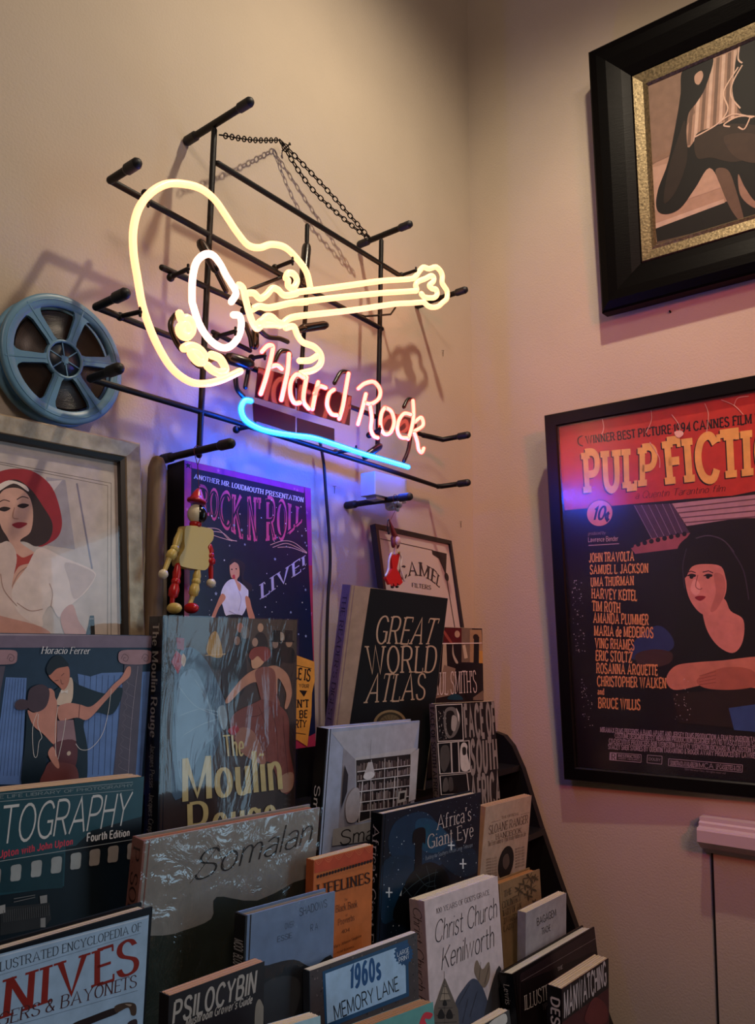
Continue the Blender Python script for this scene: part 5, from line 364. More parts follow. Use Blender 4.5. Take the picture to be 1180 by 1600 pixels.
ROCK = {'O':[-0.9265,-0.0696,1.318],'u':[0.9999,-0.0117,-0.0073],'v':[0.0078,0.0428,0.9991],'n':[-0.0114,-0.999,0.0428],'w':0.2792,'h':0.458,'art':[('p','#94308a',[4,4576,2788,4576,2788,3175,4,2948]),('p','#a8304a',[4,2948,2788,3175,2788,4,506,4,4,59]),('*','#c0609a',3,110,45,[20,23,2772,4551]),('p','#141a36',[133,4328,138,4569,139,4576,140,4576,144,4494,158,4448,136,4463,91,4472,112,4476,289,4479,730,4481,1360,4479,1990,4476,2434,4471,2617,4466,2647,4459,2611,4451,2597,4437,2615,4496,2620,4576,2630,4576,2644,4340,2678,3644,2722,2641,2764,1620,2788,1010,2788,225,2651,188,2448,202,2190,241,1883,276,1471,290,970,300,495,335,162,421,25,525,14,646,59,859,88,1239,91,1921,104,2827,120,3711]),('p','#141a36',[65,4547,87,4525,127,4538,102,4503,121,4467,74,4482,35,4457,47,4500,16,4523,56,4525]),('t','#dcd4e0','ANOTHER MR. LOUDMOUTH PRESENTATION','bserif',[179,4323,1292,4292,2594,4297],[185,4394,1300,4376,2604,4379]),('t','#1a1030',"ROCK N' ROLL",'wood',[335,3818,655,3718,1159,3471,1587,3476,2078,3585,2565,3945],[288,4225,691,4197,1167,4190,1598,4228,2091,4244,2591,4184]),('t','#d0507e',"ROCK N' ROLL",'wood',[319,3816,639,3716,1142,3469,1569,3474,2059,3582,2544,3943],[273,4222,674,4195,1149,4188,1580,4225,2072,4241,2570,4182]),('t','#1c1634',"ROCK N' ROLL",'thin',[335,3844,639,3742,1142,3510,1570,3515,2060,3619,2524,3955],[288,4186,674,4168,1149,4147,1579,4189,2071,4210,2549,4155]),('L','#e0b0a4',9.1,[445,3575,671,3575,869,3440,1038,3431]),('L','#e0b0a4',9.2,[477,3527,737,3531,903,3444,1038,3426]),('L','#e0b0a4',9.2,[509,3479,703,3448,936,3421]),('L','#e0b0a4',9.9,[1771,3440,2058,3540,2333,3540,2654,3398]),('L','#e0b0a4',9.9,[1827,3403,2135,3505,2411,3462,2654,3386]),('L','#e0b0a4',10.0,[1941,3415,2251,3446,2653,3380]),('*','#9aa4c4',5,26,30,[542,1442,2686,3821]),('x','#e8e4f0',7,80,9,[226,1159,2678,4240]),('t','#b8b0d8','LIVE!','bserif',[1526,2502,2626,3118],[1515,2745,2611,3341]),('s','#e0dcec',[698,2540,797,2727,965,2803,1203,2699,1272,2623,1234,2382,1095,2206,827,2198,746,2337]),('s','#d08868',[714,2554,796,2493,664,2333,567,2152,503,2150,600,2356]),('s','#d08868',[1201,2513,1288,2518,1339,2360,1407,2176,1284,2172]),('s','#d89a80',[883,3020,967,3080,1069,3035,1084,2877,1032,2794,1117,2720,1082,2613,982,2791,905,2838]),('s','#2c2233',[866,3045,934,3129,1070,3128,1207,3046,1170,2830,1344,2735,1307,2625,1135,2775,1103,2985,1001,3082,883,3020]),('s','#c84050',[938,2861,982,2875,992,2818,948,2804]),('e','#2a1a20',[926,2958,17,11]),('e','#2a1a20',[1017,2973,17,11]),('s','#1a1420',[794,2205,1164,2216,1230,1987,760,1979]),('L','#9a8cb0',8.3,[1065,2612,1115,2483,1062,2297]),('l','#9a8cb0',8.1,[860,2289,994,2242]),('p','#e0963a',[2024,1663,2788,1462,2788,1133,2715,925,2685,535,2571,18,2338,149,1921,160]),('t','#1c1210','RULE IS','wood',[2016,1227,2672,1124],[2019,1390,2710,1326]),('t','#1c1210','YOUR','wood',[2390,1036,2636,1007],[2391,1091,2654,1068]),('t','#1c1210',"AIN'T",'wood',[2119,694,2628,678],[2122,843,2631,803]),('t','#1c1210','BE','wood',[2385,513,2583,508],[2388,637,2594,630]),('t','#1c1210','PARTY','wood',[2074,347,2559,350],[2077,507,2574,459]),('p','#1c1210',[2396,981,2595,964,2512,865]),('l','#1c1210',10.8,[2134,1443,2710,1343]),('l','#1c1210',10.5,[2111,303,2536,227])],'spine':[]}
CAMEL = {'O':[-0.4367,-0.0761,1.489],'u':[0.9994,0.0293,-0.0164],'v':[0.0114,0.1645,0.9863],'n':[0.0316,-0.9859,0.164],'w':0.2957,'h':0.25,'art':[('l','#2a2020',14.2,[172,2216,2131,2192]),('l','#2a2020',31.6,[2563,1678,2620,415]),('p','#2a2020',[2101,2189,2725,2175,2555,1644,2475,1802,2352,2019,2106,2091]),('e','#2a2020',[2577,1613,88,97]),('t','#3a3030','CAMEL','bserif',[694,1367,1083,1526,1520,1550,1949,1466,2207,1341],[635,1602,1096,1813,1595,1862,2078,1749,2353,1562]),('t','#2a2222','FILTERS','bserif',[1088,1276,1842,1267],[1109,1363,1865,1358])],'spine':[]}
TUBES = {'guitar_body':[[[-0.707,-0.108,2.1122],[-0.7171,-0.108,2.1366],[-0.7413,-0.108,2.1517],[-0.7695,-0.108,2.1594],[-0.801,-0.108,2.1516],[-0.8269,-0.108,2.1354],[-0.8521,-0.108,2.13],[-0.877,-0.108,2.1429],[-0.8972,-0.108,2.1582],[-0.9208,-0.108,2.1744],[-0.9473,-0.108,2.1793],[-0.9761,-0.108,2.1727],[-1.007,-0.108,2.1586],[-1.033,-0.108,2.1345],[-1.053,-0.108,2.1023],[-1.0614,-0.108,2.0674],[-1.0603,-0.108,2.0341],[-1.053,-0.108,2.0004],[-1.044,-0.108,1.9643],[-1.0302,-0.108,1.9345],[-1.0161,-0.108,1.9129],[-0.9975,-0.108,1.8922],[-0.9773,-0.108,1.8809],[-0.9538,-0.108,1.8769],[-0.9267,-0.108,1.8833],[-0.8988,-0.108,1.8965],[-0.8632,-0.108,1.9195]]],'sound_hole':[[[-0.8845,-0.108,2.0241],[-0.8749,-0.108,2.0416],[-0.8851,-0.108,2.0538],[-0.8951,-0.108,2.0626],[-0.909,-0.108,2.0776],[-0.9226,-0.108,2.0847],[-0.9374,-0.108,2.0797],[-0.9524,-0.108,2.0622],[-0.959,-0.108,2.0356],[-0.9592,-0.108,2.0025],[-0.9568,-0.108,1.9927],[-0.9457,-0.108,1.9702],[-0.9284,-0.108,1.9531],[-0.9063,-0.108,1.9459],[-0.8871,-0.108,1.9512],[-0.8703,-0.108,1.9698],[-0.863,-0.108,1.9932],[-0.8667,-0.108,2.0073],[-0.88,-0.108,2.0047]]],'string':[[[-0.8397,-0.108,2.0276],[-0.8258,-0.108,2.0372],[-0.8024,-0.108,2.043],[-0.7538,-0.108,2.0676],[-0.7143,-0.108,2.0831],[-0.744,-0.108,2.0718],[-0.6858,-0.108,2.0974],[-0.5901,-0.108,2.1384],[-0.5018,-0.108,2.1756],[-0.451,-0.108,2.1958],[-0.4065,-0.108,2.2136],[-0.3882,-0.108,2.2216],[-0.3915,-0.108,2.2323],[-0.381,-0.108,2.2439],[-0.3573,-0.108,2.2583],[-0.3355,-0.108,2.2729],[-0.3258,-0.108,2.2723],[-0.3271,-0.108,2.2631],[-0.3418,-0.108,2.2498],[-0.3322,-0.108,2.2461],[-0.3174,-0.108,2.2493],[-0.3125,-0.108,2.2409],[-0.3213,-0.108,2.2306],[-0.3385,-0.108,2.2231],[-0.3601,-0.108,2.2172],[-0.3719,-0.108,2.2205]]],'neck':[[[-0.8488,-0.108,2.0513],[-0.8367,-0.108,2.0551],[-0.8242,-0.108,2.0511],[-0.81,-0.108,2.0624],[-0.7975,-0.108,2.0775],[-0.7845,-0.108,2.0799],[-0.7693,-0.108,2.0758],[-0.7424,-0.108,2.0879],[-0.7348,-0.108,2.094],[-0.6859,-0.108,2.1158],[-0.5902,-0.108,2.1598],[-0.5018,-0.108,2.2002],[-0.4132,-0.108,2.2368],[-0.3926,-0.108,2.2501],[-0.3785,-0.108,2.2666],[-0.3643,-0.108,2.2806],[-0.3427,-0.108,2.2857],[-0.3181,-0.108,2.2991],[-0.3006,-0.108,2.2978],[-0.2924,-0.108,2.2892],[-0.2933,-0.108,2.2741],[-0.2858,-0.108,2.2681],[-0.2738,-0.108,2.2606],[-0.2754,-0.108,2.2439],[-0.2914,-0.108,2.2295],[-0.3091,-0.108,2.2146],[-0.3314,-0.108,2.2048],[-0.3483,-0.108,2.2026],[-0.3626,-0.108,2.2047],[-0.3791,-0.108,2.199],[-0.4135,-0.108,2.1854],[-0.4704,-0.108,2.1636],[-0.59,-0.108,2.111],[-0.6855,-0.108,2.0715],[-0.753,-0.108,2.0424],[-0.7801,-0.108,2.0197],[-0.8067,-0.108,2.022],[-0.8258,-0.108,2.0075],[-0.7686,-0.108,2.0251],[-0.7837,-0.108,2.0244],[-0.7985,-0.108,2.0289],[-0.813,-0.108,2.023],[-0.8217,-0.108,2.0065],[-0.8311,-0.108,1.9986],[-0.841,-0.108,2.0083],[-0.8482,-0.108,2.022],[-0.8555,-0.108,2.0409],[-0.8609,-0.108,2.055],[-0.8694,-0.108,2.0572]]],'curl':[[[-0.7668,-0.108,2.1063],[-0.761,-0.108,2.1178],[-0.747,-0.108,2.1207],[-0.7398,-0.108,2.1113],[-0.749,-0.108,2.0958],[-0.7607,-0.108,2.095],[-0.7608,-0.108,2.1052]]],'cutaway':[[[-0.7655,-0.108,2.0207],[-0.7466,-0.108,2.0287],[-0.737,-0.108,2.0165],[-0.7236,-0.108,2.0084],[-0.6965,-0.108,2.0089],[-0.6798,-0.108,2.001],[-0.678,-0.108,1.9859],[-0.6945,-0.108,1.9684],[-0.7283,-0.108,1.9526]],[[-0.7322,-0.108,1.9735],[-0.7072,-0.108,1.9814],[-0.6892,-0.108,1.9943]]],'pickguard':[[[-0.9812,-0.108,1.9733],[-0.9767,-0.108,1.9651],[-0.968,-0.108,1.9704],[-0.9591,-0.108,1.9659],[-0.9587,-0.108,1.9536],[-0.9673,-0.108,1.9428],[-0.9775,-0.108,1.9428],[-0.9806,-0.108,1.9503],[-0.9736,-0.108,1.9599],[-0.9677,-0.108,1.9581],[-0.9661,-0.108,1.9525]],[[-0.9726,-0.108,1.9235],[-0.9611,-0.108,1.9307],[-0.9462,-0.108,1.9309],[-0.9354,-0.108,1.9246],[-0.9367,-0.108,1.9143],[-0.9442,-0.108,1.9109],[-0.9533,-0.108,1.9145],[-0.9594,-0.108,1.9213],[-0.949,-0.108,1.9231],[-0.9429,-0.108,1.9187]],[[-0.9216,-0.108,1.9287],[-0.9059,-0.108,1.9282],[-0.8968,-0.108,1.9205],[-0.8943,-0.108,1.9122],[-0.9054,-0.108,1.9054],[-0.918,-0.108,1.9057],[-0.9289,-0.108,1.9102]]],'L_H':[[[-0.8187,-0.108,1.9639],[-0.806,-0.108,1.9775],[-0.7948,-0.108,1.9801],[-0.7961,-0.108,1.9669],[-0.8025,-0.108,1.9433],[-0.8107,-0.108,1.9175],[-0.8198,-0.108,1.8937]],[[-0.7991,-0.108,1.9442],[-0.7845,-0.108,1.9508],[-0.773,-0.108,1.9478]],[[-0.7572,-0.108,1.9783],[-0.7594,-0.108,1.9497],[-0.7666,-0.108,1.9218],[-0.7737,-0.108,1.895]]],'L_a':[[[-0.7213,-0.108,1.9469],[-0.7387,-0.108,1.9479],[-0.7515,-0.108,1.9313],[-0.7527,-0.108,1.9105],[-0.7433,-0.108,1.8979],[-0.7292,-0.108,1.9013]],[[-0.7139,-0.108,1.95],[-0.721,-0.108,1.9185],[-0.7197,-0.108,1.9036],[-0.7079,-0.108,1.8958]]],'L_r':[[[-0.6849,-0.108,1.9489],[-0.6929,-0.108,1.9217],[-0.6992,-0.108,1.8971]],[[-0.694,-0.108,1.9252],[-0.682,-0.108,1.9418],[-0.6652,-0.108,1.9434]]],'L_d':[[[-0.6433,-0.108,1.9459],[-0.6565,-0.108,1.9346],[-0.6615,-0.108,1.9138],[-0.6505,-0.108,1.9006],[-0.6348,-0.108,1.9011]],[[-0.6036,-0.108,1.9865],[-0.6125,-0.108,1.9497],[-0.6196,-0.108,1.9198],[-0.6289,-0.108,1.8957]]],'L_R':[[[-0.5535,-0.108,1.9605],[-0.5643,-0.108,1.9288],[-0.5767,-0.108,1.8972]],[[-0.5757,-0.108,1.9652],[-0.5567,-0.108,1.9797],[-0.5294,-0.108,1.9898],[-0.5108,-0.108,1.9797],[-0.5141,-0.108,1.9618],[-0.5373,-0.108,1.9456],[-0.5579,-0.108,1.9427]],[[-0.5405,-0.108,1.9406],[-0.5359,-0.108,1.9186],[-0.5385,-0.108,1.8972],[-0.5307,-0.108,1.8855],[-0.5175,-0.108,1.884]]],'L_o':[[[-0.4959,-0.108,1.9483],[-0.4752,-0.108,1.9453],[-0.4662,-0.108,1.9257],[-0.4781,-0.108,1.9024],[-0.4987,-0.108,1.8963],[-0.5094,-0.108,1.9119],[-0.5061,-0.108,1.9339],[-0.4959,-0.108,1.9483]]],'L_c':[[[-0.4104,-0.108,1.9537],[-0.4325,-0.108,1.9508],[-0.4499,-0.108,1.9337],[-0.4556,-0.108,1.9128],[-0.445,-0.108,1.9006],[-0.4233,-0.108,1.9028]]],'L_k':[[[-0.4028,-0.108,1.9847],[-0.4007,-0.108,1.9537],[-0.4084,-0.108,1.9251],[-0.4196,-0.108,1.9014]],[[-0.3971,-0.108,1.941],[-0.3741,-0.108,1.9561],[-0.3681,-0.108,1.9406],[-0.3987,-0.108,1.9218]],[[-0.3987,-0.108,1.9191],[-0.3883,-0.108,1.9024],[-0.3838,-0.108,1.8875],[-0.3732,-0.108,1.8828],[-0.3654,-0.108,1.8933]]],'underline':[[[-0.8459,-0.114,1.8748],[-0.8589,-0.114,1.8716],[-0.8658,-0.114,1.8569],[-0.8565,-0.114,1.8417],[-0.829,-0.114,1.8349],[-0.7958,-0.114,1.8349],[-0.7461,-0.114,1.8398],[-0.704,-0.114,1.8448],[-0.6482,-0.114,1.8445],[-0.5763,-0.114,1.8425],[-0.4983,-0.114,1.8425],[-0.4281,-0.114,1.8421]]]}
BARS = [([[-0.8958,-0.0736,2.3153],[-0.9133,-0.0736,1.7806]],0.0048),([[-0.68,-0.0736,2.2485],[-0.6816,-0.0736,2.0945],[-0.696,-0.0736,1.9323]],0.004),([[-0.4627,-0.0736,2.3095],[-0.4752,-0.0736,1.8752]],0.0048),([[-0.888,-0.0736,2.263],[-0.3955,-0.0736,2.2591]],0.0048),([[-1.0783,-0.0736,2.1426],[-0.7537,-0.0736,2.1315],[-0.4607,-0.0736,2.1248]],0.0048),([[-1.0937,-0.0736,1.9534],[-0.3194,-0.0736,1.9359]],0.0048),([[-0.9888,-0.0736,2.0502],[-0.8701,-0.0736,2.0501],[-0.7416,-0.0736,2.0454]],0.0048),([[-1.0987,-0.0736,1.8515],[-0.8445,-0.0736,1.8488],[-0.4873,-0.0736,1.841],[-0.2647,-0.0736,1.8335]],0.0048),([[-0.8912,-0.0736,1.9823],[-0.8126,-0.0736,1.9754]],0.004),([[-0.8242,-0.0736,2.0729],[-0.7397,-0.0736,2.1296]],0.003),([[-0.5893,-0.0736,2.1198],[-0.5139,-0.0736,2.1334],[-0.432,-0.0736,2.1648],[-0.4154,-0.0736,2.185]],0.002)]
RODS = [[[-0.8958,-0.004,2.3253],[-0.8958,-0.1567,2.3253]],[[-0.4477,-0.004,2.3301],[-0.4477,-0.1337,2.3301]],[[-0.2402,-0.004,2.2687],[-0.2402,-0.1335,2.2687]],[[-0.9285,-0.004,1.7826],[-0.9285,-0.1645,1.7826]],[[-0.486,-0.004,1.7692],[-0.486,-0.1592,1.7692]]]
PRONGS = [[[-1.0783,-0.0736,2.1426],[-1.0783,-0.1373,2.1426]],[[-1.0937,-0.0736,1.9534],[-1.0937,-0.1426,1.9534]],[[-1.0987,-0.0736,1.8515],[-1.0987,-0.1407,1.8515]],[[-0.3194,-0.0736,1.9359],[-0.2433,-0.0736,1.9416],[-0.2433,-0.1382,1.9416]],[[-0.2647,-0.0736,1.8335],[-0.2497,-0.0736,1.8359],[-0.2497,-0.141,1.8359]]]
SUPPORTS = [[[-1.0207,-0.0736,2.1501],[-1.039,-0.108,2.1158]],[[-0.7586,-0.0736,2.1382],[-0.7507,-0.108,2.1428]],[[-0.9729,-0.0736,2.0406],[-0.9674,-0.108,2.0459]],[[-1.0562,-0.0736,1.9526],[-1.0468,-0.108,1.9536]],[[-0.8846,-0.0736,1.9765],[-0.8745,-0.108,1.9803]],[[-0.8088,-0.0736,1.9641],[-0.8119,-0.108,1.9593]],[[-0.8396,-0.0736,1.8369],[-0.831,-0.108,1.8395]],[[-0.5997,-0.0736,1.845],[-0.5815,-0.108,1.8493]],[[-0.3949,-0.0736,2.2619],[-0.3902,-0.108,2.2638]],[[-0.5014,-0.0736,1.8981],[-0.5108,-0.108,1.9031]],[[-0.828,-0.0736,2.0381],[-0.8449,-0.108,2.0285]]]
HOUSINGS = [[[-0.6823,-0.075,2.2074],[-0.7055,-0.09,2.1269],0.0085],[[-0.9231,-0.08,2.1123],[-0.9079,-0.1,2.0696],0.008],[[-0.7029,-0.085,2.0455],[-0.6574,-0.1,2.0626],0.0075],[[-0.8671,-0.085,1.9446],[-0.8359,-0.1,1.9394],0.01],[[-0.7191,-0.085,2.0364],[-0.7051,-0.095,2.0414],0.0055],[[-0.8083,-0.08,2.0097],[-0.8169,-0.09,1.9771],0.0065],[[-0.5224,-0.08,1.8502],[-0.488,-0.09,1.8766],0.007]]
JUMPERS = [[[-0.9823,-0.1,1.9726],[-0.9905,-0.1,1.9565],[-0.9843,-0.1,1.939],[-0.9724,-0.1,1.9255],[-0.9651,-0.1,1.9252]],[[-0.9484,-0.1,1.9128],[-0.9362,-0.1,1.9087],[-0.9241,-0.1,1.9171],[-0.9119,-0.1,1.9283]],[[-0.9013,-0.092,2.0714],[-0.8892,-0.092,2.0569],[-0.8811,-0.092,2.0472]],[[-0.8404,-0.092,2.0073],[-0.8296,-0.092,1.989],[-0.8258,-0.092,1.9739]],[[-0.8113,-0.095,2.005],[-0.793,-0.095,1.9997],[-0.7669,-0.095,2.005],[-0.7477,-0.095,2.0052]],[[-0.866,-0.1,1.91],[-0.8623,-0.1,1.8927],[-0.8486,-0.1,1.883]],[[-0.8302,-0.09,1.9352],[-0.8334,-0.09,1.9182],[-0.8366,-0.09,1.9039]],[[-0.7819,-0.1,1.96],[-0.7697,-0.1,1.9803],[-0.7519,-0.1,1.9855],[-0.7467,-0.1,1.9795]],[[-0.6333,-0.1,1.9621],[-0.6156,-0.1,1.987],[-0.5943,-0.1,1.9928]],[[-0.4231,-0.1,1.9679],[-0.4082,-0.1,1.9872],[-0.3894,-0.1,1.9895]],[[-0.3875,-0.09,1.9145],[-0.3952,-0.09,1.8858],[-0.4102,-0.09,1.8606]]]
PLATES = [[[-0.8069,-0.088,1.9465],[-0.721,-0.088,1.9512],[-0.7203,-0.088,1.8959],[-0.8131,-0.088,1.8939]],[[-0.7157,-0.088,1.9507],[-0.5708,-0.088,1.9559],[-0.5768,-0.088,1.8986],[-0.715,-0.088,1.8952]],[[-0.8176,-0.088,1.8838],[-0.7201,-0.088,1.8826],[-0.7197,-0.088,1.8541],[-0.8147,-0.088,1.8557]],[[-0.7148,-0.088,1.8819],[-0.6192,-0.088,1.8833],[-0.619,-0.088,1.8572],[-0.7145,-0.088,1.8552]],[[-0.4855,-0.088,1.951],[-0.3615,-0.088,1.957],[-0.3617,-0.088,1.9247],[-0.4923,-0.088,1.9105]]]
TRANSF = [[-0.5287,-0.11,1.8175],[-0.5287,-0.11,1.7735],[-0.4119,-0.11,1.8296]]
CHAIN = [[[-0.8825,-0.0736,2.3137],[-0.6956,-0.016,2.427]],[[-0.6956,-0.016,2.427],[-0.5951,-0.034,2.3791],[-0.4732,-0.052,2.3177]],[[-0.6956,-0.016,2.427],[-0.6184,-0.034,2.3552],[-0.4749,-0.05,2.3149]]]
NAIL = [-0.6731,0.0,2.4237]
CORD = [[-0.5843,-0.02,1.8772],[-0.5731,-0.02,1.8358],[-0.5653,-0.02,1.7687],[-0.5575,-0.02,1.7078],[-0.5533,-0.02,1.6466],[-0.5599,-0.02,1.5607],[-0.5624,-0.02,1.4283],[-0.5598,-0.02,1.3332]]
REEL = [[-1.1187,-0.042,1.8797],[-1.1219,-0.042,1.965],[-1.0313,-0.042,1.9047]]
POST = [[-0.9569,-0.03,1.7691],[-0.9582,-0.03,1.5002]]
PUP = {'ring':[[-0.9214,-0.09,1.7806]],'hat_tip':[[-0.9253,-0.09,1.7259]],'hat_base':[[-0.9293,-0.09,1.7046]],'hat_side':[[-0.9156,-0.09,1.7065]],'head':[[-0.9297,-0.09,1.6867]],'head_top':[[-0.9301,-0.09,1.7001]],'neck':[[-0.9302,-0.09,1.6708]],'torso':[[-0.9543,-0.09,1.6632],[-0.9442,-0.09,1.6672],[-0.914,-0.09,1.6672],[-0.9031,-0.09,1.664],[-0.9028,-0.09,1.6516],[-0.9089,-0.09,1.6436],[-0.9127,-0.09,1.6383],[-0.9095,-0.09,1.6313],[-0.9091,-0.09,1.6141],[-0.9141,-0.09,1.6052],[-0.9246,-0.09,1.6032],[-0.9571,-0.09,1.6057],[-0.963,-0.09,1.61],[-0.9632,-0.09,1.6194],[-0.9577,-0.09,1.6282],[-0.955,-0.09,1.6344],[-0.9559,-0.09,1.6463]],'larm':[[-0.96,-0.09,1.6578],[-0.9692,-0.09,1.6307],[-0.9787,-0.09,1.6158],[-0.9883,-0.09,1.593]],'rarm':[[-0.9066,-0.09,1.6414],[-0.9054,-0.09,1.6262],[-0.9035,-0.09,1.6121],[-0.9022,-0.09,1.5851]],'lleg':[[-0.9635,-0.09,1.6076],[-0.9665,-0.09,1.5838],[-0.9715,-0.09,1.5602],[-0.9725,-0.09,1.5462]],'rleg':[[-0.9276,-0.09,1.603],[-0.9302,-0.09,1.586],[-0.9356,-0.09,1.5641],[-0.9425,-0.09,1.5472]]}
DOLL = {'string':[[-0.5037,-0.126,1.7621],[-0.5016,-0.126,1.726]],'string2':[[-0.4918,-0.126,1.7638],[-0.492,-0.126,1.7137]],'hair':[[-0.5059,-0.126,1.7268],[-0.5125,-0.126,1.7167],[-0.5082,-0.126,1.7011]],'head':[[-0.485,-0.126,1.6874]],'headtop':[[-0.4885,-0.126,1.7005]],'dress':[[-0.5017,-0.126,1.6617],[-0.4886,-0.126,1.6596],[-0.4743,-0.126,1.6654],[-0.4789,-0.126,1.6502],[-0.4843,-0.126,1.6349],[-0.4763,-0.126,1.6261],[-0.4656,-0.126,1.61],[-0.4755,-0.126,1.6033],[-0.4835,-0.126,1.6079],[-0.4888,-0.126,1.6004],[-0.4958,-0.126,1.6067],[-0.5071,-0.126,1.6029],[-0.5182,-0.126,1.6154],[-0.504,-0.126,1.6269],[-0.4974,-0.126,1.634],[-0.5009,-0.126,1.6484]],'larm':[[-0.4996,-0.126,1.6632],[-0.507,-0.126,1.6506],[-0.5096,-0.126,1.6318],[-0.5182,-0.126,1.6193]],'rarm':[[-0.4752,-0.126,1.6653],[-0.4681,-0.126,1.6564],[-0.4718,-0.126,1.6385],[-0.4597,-0.126,1.6136]],'legs':[[-0.4975,-0.126,1.606],[-0.4988,-0.126,1.6001],[-0.4843,-0.126,1.6068],[-0.4844,-0.126,1.6014]],'neck':[[-0.4877,-0.126,1.6683]]}
STAPLES = [[-0.1354,0.0,2.1933],[-0.5248,0.0,1.8023],[-0.0626,0.0,1.7871]]
WALLNAIL = [0.0,-0.4992,2.2006]
CUP = [[0.0,-0.5313,1.1527],[0.0,-0.5357,1.1034],[0.0,-0.5451,1.0925],[0.0,-0.5366,0.7523]]
EDGE = [[-0.0921,1.2886],[-0.1138,1.2829],[-0.1349,1.2614],[-0.16,1.2122],[-0.2019,1.0911],[-0.273,0.9118],[-0.3458,0.726]]

# ------------------------------------------------------------------ room
WALL = mat('painted_plaster', '#b9ac9a',   .75, spec=.25, bump=.6, bscale=230, bdist=.0012, var=.05, vscale=5)
def wall(name, *boxes, m=WALL):
    mb = MB()
    for a, b in boxes: mb.box(a, b, m)
    return struct(mb.build(name))
wall('wall_left', ((-4, 0, 0), (0.12, .12, 3.4)))
wall('wall_right', ((0, -1.25, 0), (.12, 0, 3.4)), ((0, -4, 0), (.12, -2.3, 3.4)), ((0, -2.3, 0), (.12, -1.25, .7)), ((0, -2.3, 2.2), (.12, -1.25, 3.4)))
wall('wall_back', ((-4, -4.12, 0), (.12, -4, 3.4)))
wall('wall_front', ((-4.12, -4.12, 0), (-4, .12, 3.4)))
wall('floor', ((-4.12, -4.12, -.1), (.12, .12, 0)), m=mat('floor_boards', '#3a2c22', .5, var=.3, vscale=4))
wall('ceiling', ((-4.12, -4.12, 3.4), (.12, .12, 3.5)), m=mat('ceiling_paint', '#9a8c80', .85))
mb = MB(); wm = mat('window_paint', '#c8c4bc', .5)
for a, b in (((.03, -2.3, .7), (.08, -2.25, 2.2)), ((.03, -1.30, .7), (.08, -1.25, 2.2)), ((.03, -2.25, .7), (.08, -1.3, .75)), ((.03, -2.25, 2.15), (.08, -1.3, 2.2)), ((.04, -2.25, 1.38), (.07, -1.3, 1.42))): mb.box(a, b, wm)
struct(mb.build('window_1'))
BLACK = mat('black_metal', '#0b0a0a', .5, spec=.3, bump=.15, bscale=300)
RUBBER = mat('black_rubber', '#0b0a0a', .55)
# ------------------------------------------------------------------ frames
def frame_ring(mb, w, h, prof, m):
    """moulding swept around a w x h rectangle with mitred corners; profile = (inset from outer edge, depth y)"""
    n = len(prof); vs = []
    for i, y in prof: vs += [(i, y, i), (w-i, y, i), (w-i, y, h-i), (i, y, h-i)]
    fs = []
    for k in range(n-1):
        for c in range(4):
            d = (c+1) % 4; fs.append((k*4+c, k*4+d, (k+1)*4+d, (k+1)*4+c))
    mb.add(vs, fs, m)
def M_of(d): return frame_matrix(d['O'], d['u'], d['v'], d['n'])
def pane(name, parent, x0, z0, x1, z1, y, m, th=.0008):
    mb = MB(); mb.add([(x0, y, z0), (x1, y, z0), (x1, y, z1), (x0, y, z1)], [(0, 1, 2, 3)], m); return mb.build(name, parent)
# film poster on the right wall
d = POSTER; w, h = d['w'], d['h']
e = thing('film_poster', 'large black-framed orange and black film poster with a list of names on the right wall', 'poster', M_of(d))
mb = MB(); frame_ring(mb, w, h, [(.0, .028), (.0, .002), (.002, 0), (.026, 0), (.029, .003), (.029, .02)], mat('black_frame', '#080707', .35, spec=.3)); mb.build('frame', e)
mb = MB(); mb.box((.02, .013, .02), (w-.02, .02, h-.02), ink('#171019', .5)); art(mb, d['art'], .5, y0=.0128, size=(w, h)); mb.build('print', e)
pane('acrylic_sheet', e, .028, .028, w-.028, h-.028, .004, sheet_mat('satin_acrylic', rough=.2, ior=1.9))
# charcoal picture above it
d = CHARCOAL; w, h = d['w'], d['h']
e = thing('framed_drawing', 'charcoal drawing of a figure with raised arm in a wide black frame with gilt liner', 'picture', M_of(d))
mb = MB(); frame_ring(mb, w, h, [(0, .035), (0, .004), (.004, 0), (.02, -.006), (.04, -.004), (.07, .004), (.088, .012), (.092, .018)], mat('ebonised_wood', '#050404', .4, spec=.07, bump=.12, bscale=40, stretch=(1, 1, 12))); mb.build('frame', e)
mb = MB(); frame_ring(mb, w, h, [(.090, .014), (.092, .011), (.112, .015), (.118, .013), (.122, .018)], mat('aged_gilt', '#7a6c50', .45, metal=.7, var=.55, vscale=220, bump=.3, bscale=200)); mb.build('gilt_liner', e)
mb = MB(); mb.box((.08, .02, .08), (w-.08, .03, h-.08), ink('#8a6f5e', .6)); art(mb, d['art'], .6, y0=.0195, size=(w, h)); mb.build('drawing', e)
# framed pin-up on the left wall
d = PINUP; w, h = d['w'], d['h']
e = thing('framed_print', 'print of a woman in a red hat and white blouse in a worn silver-gilt frame', 'picture', M_of(d))
mb = MB(); frame_ring(mb, w, h, [(0, .03), (0, .003), (.003, 0), (.024, .002), (.026, .006)], mat('worn_silver_gilt', '#b8a58a', .4, metal=.55, var=.4, vscale=40, bump=.25, bscale=120, stretch=(1, 1, 1))); mb.build('frame', e)
mb = MB(); frame_ring(mb, w, h, [(.0255, .004), (.031, .007), (.032, .014)], mat('dark_lip', '#17120e', .4)); mb.build('inner_lip', e)
mb = MB(); mb.box((.02, .016, .02), (w-.02, .022, h-.02), ink('#c8bcb4', .6)); art(mb, d['art'], .6, y0=.0158, size=(w, h)); mb.build('print', e)
pane('glass', e, .03, .03, w-.03, h-.03, .010, sheet_mat('picture_glass', rough=.03, ior=1.5))
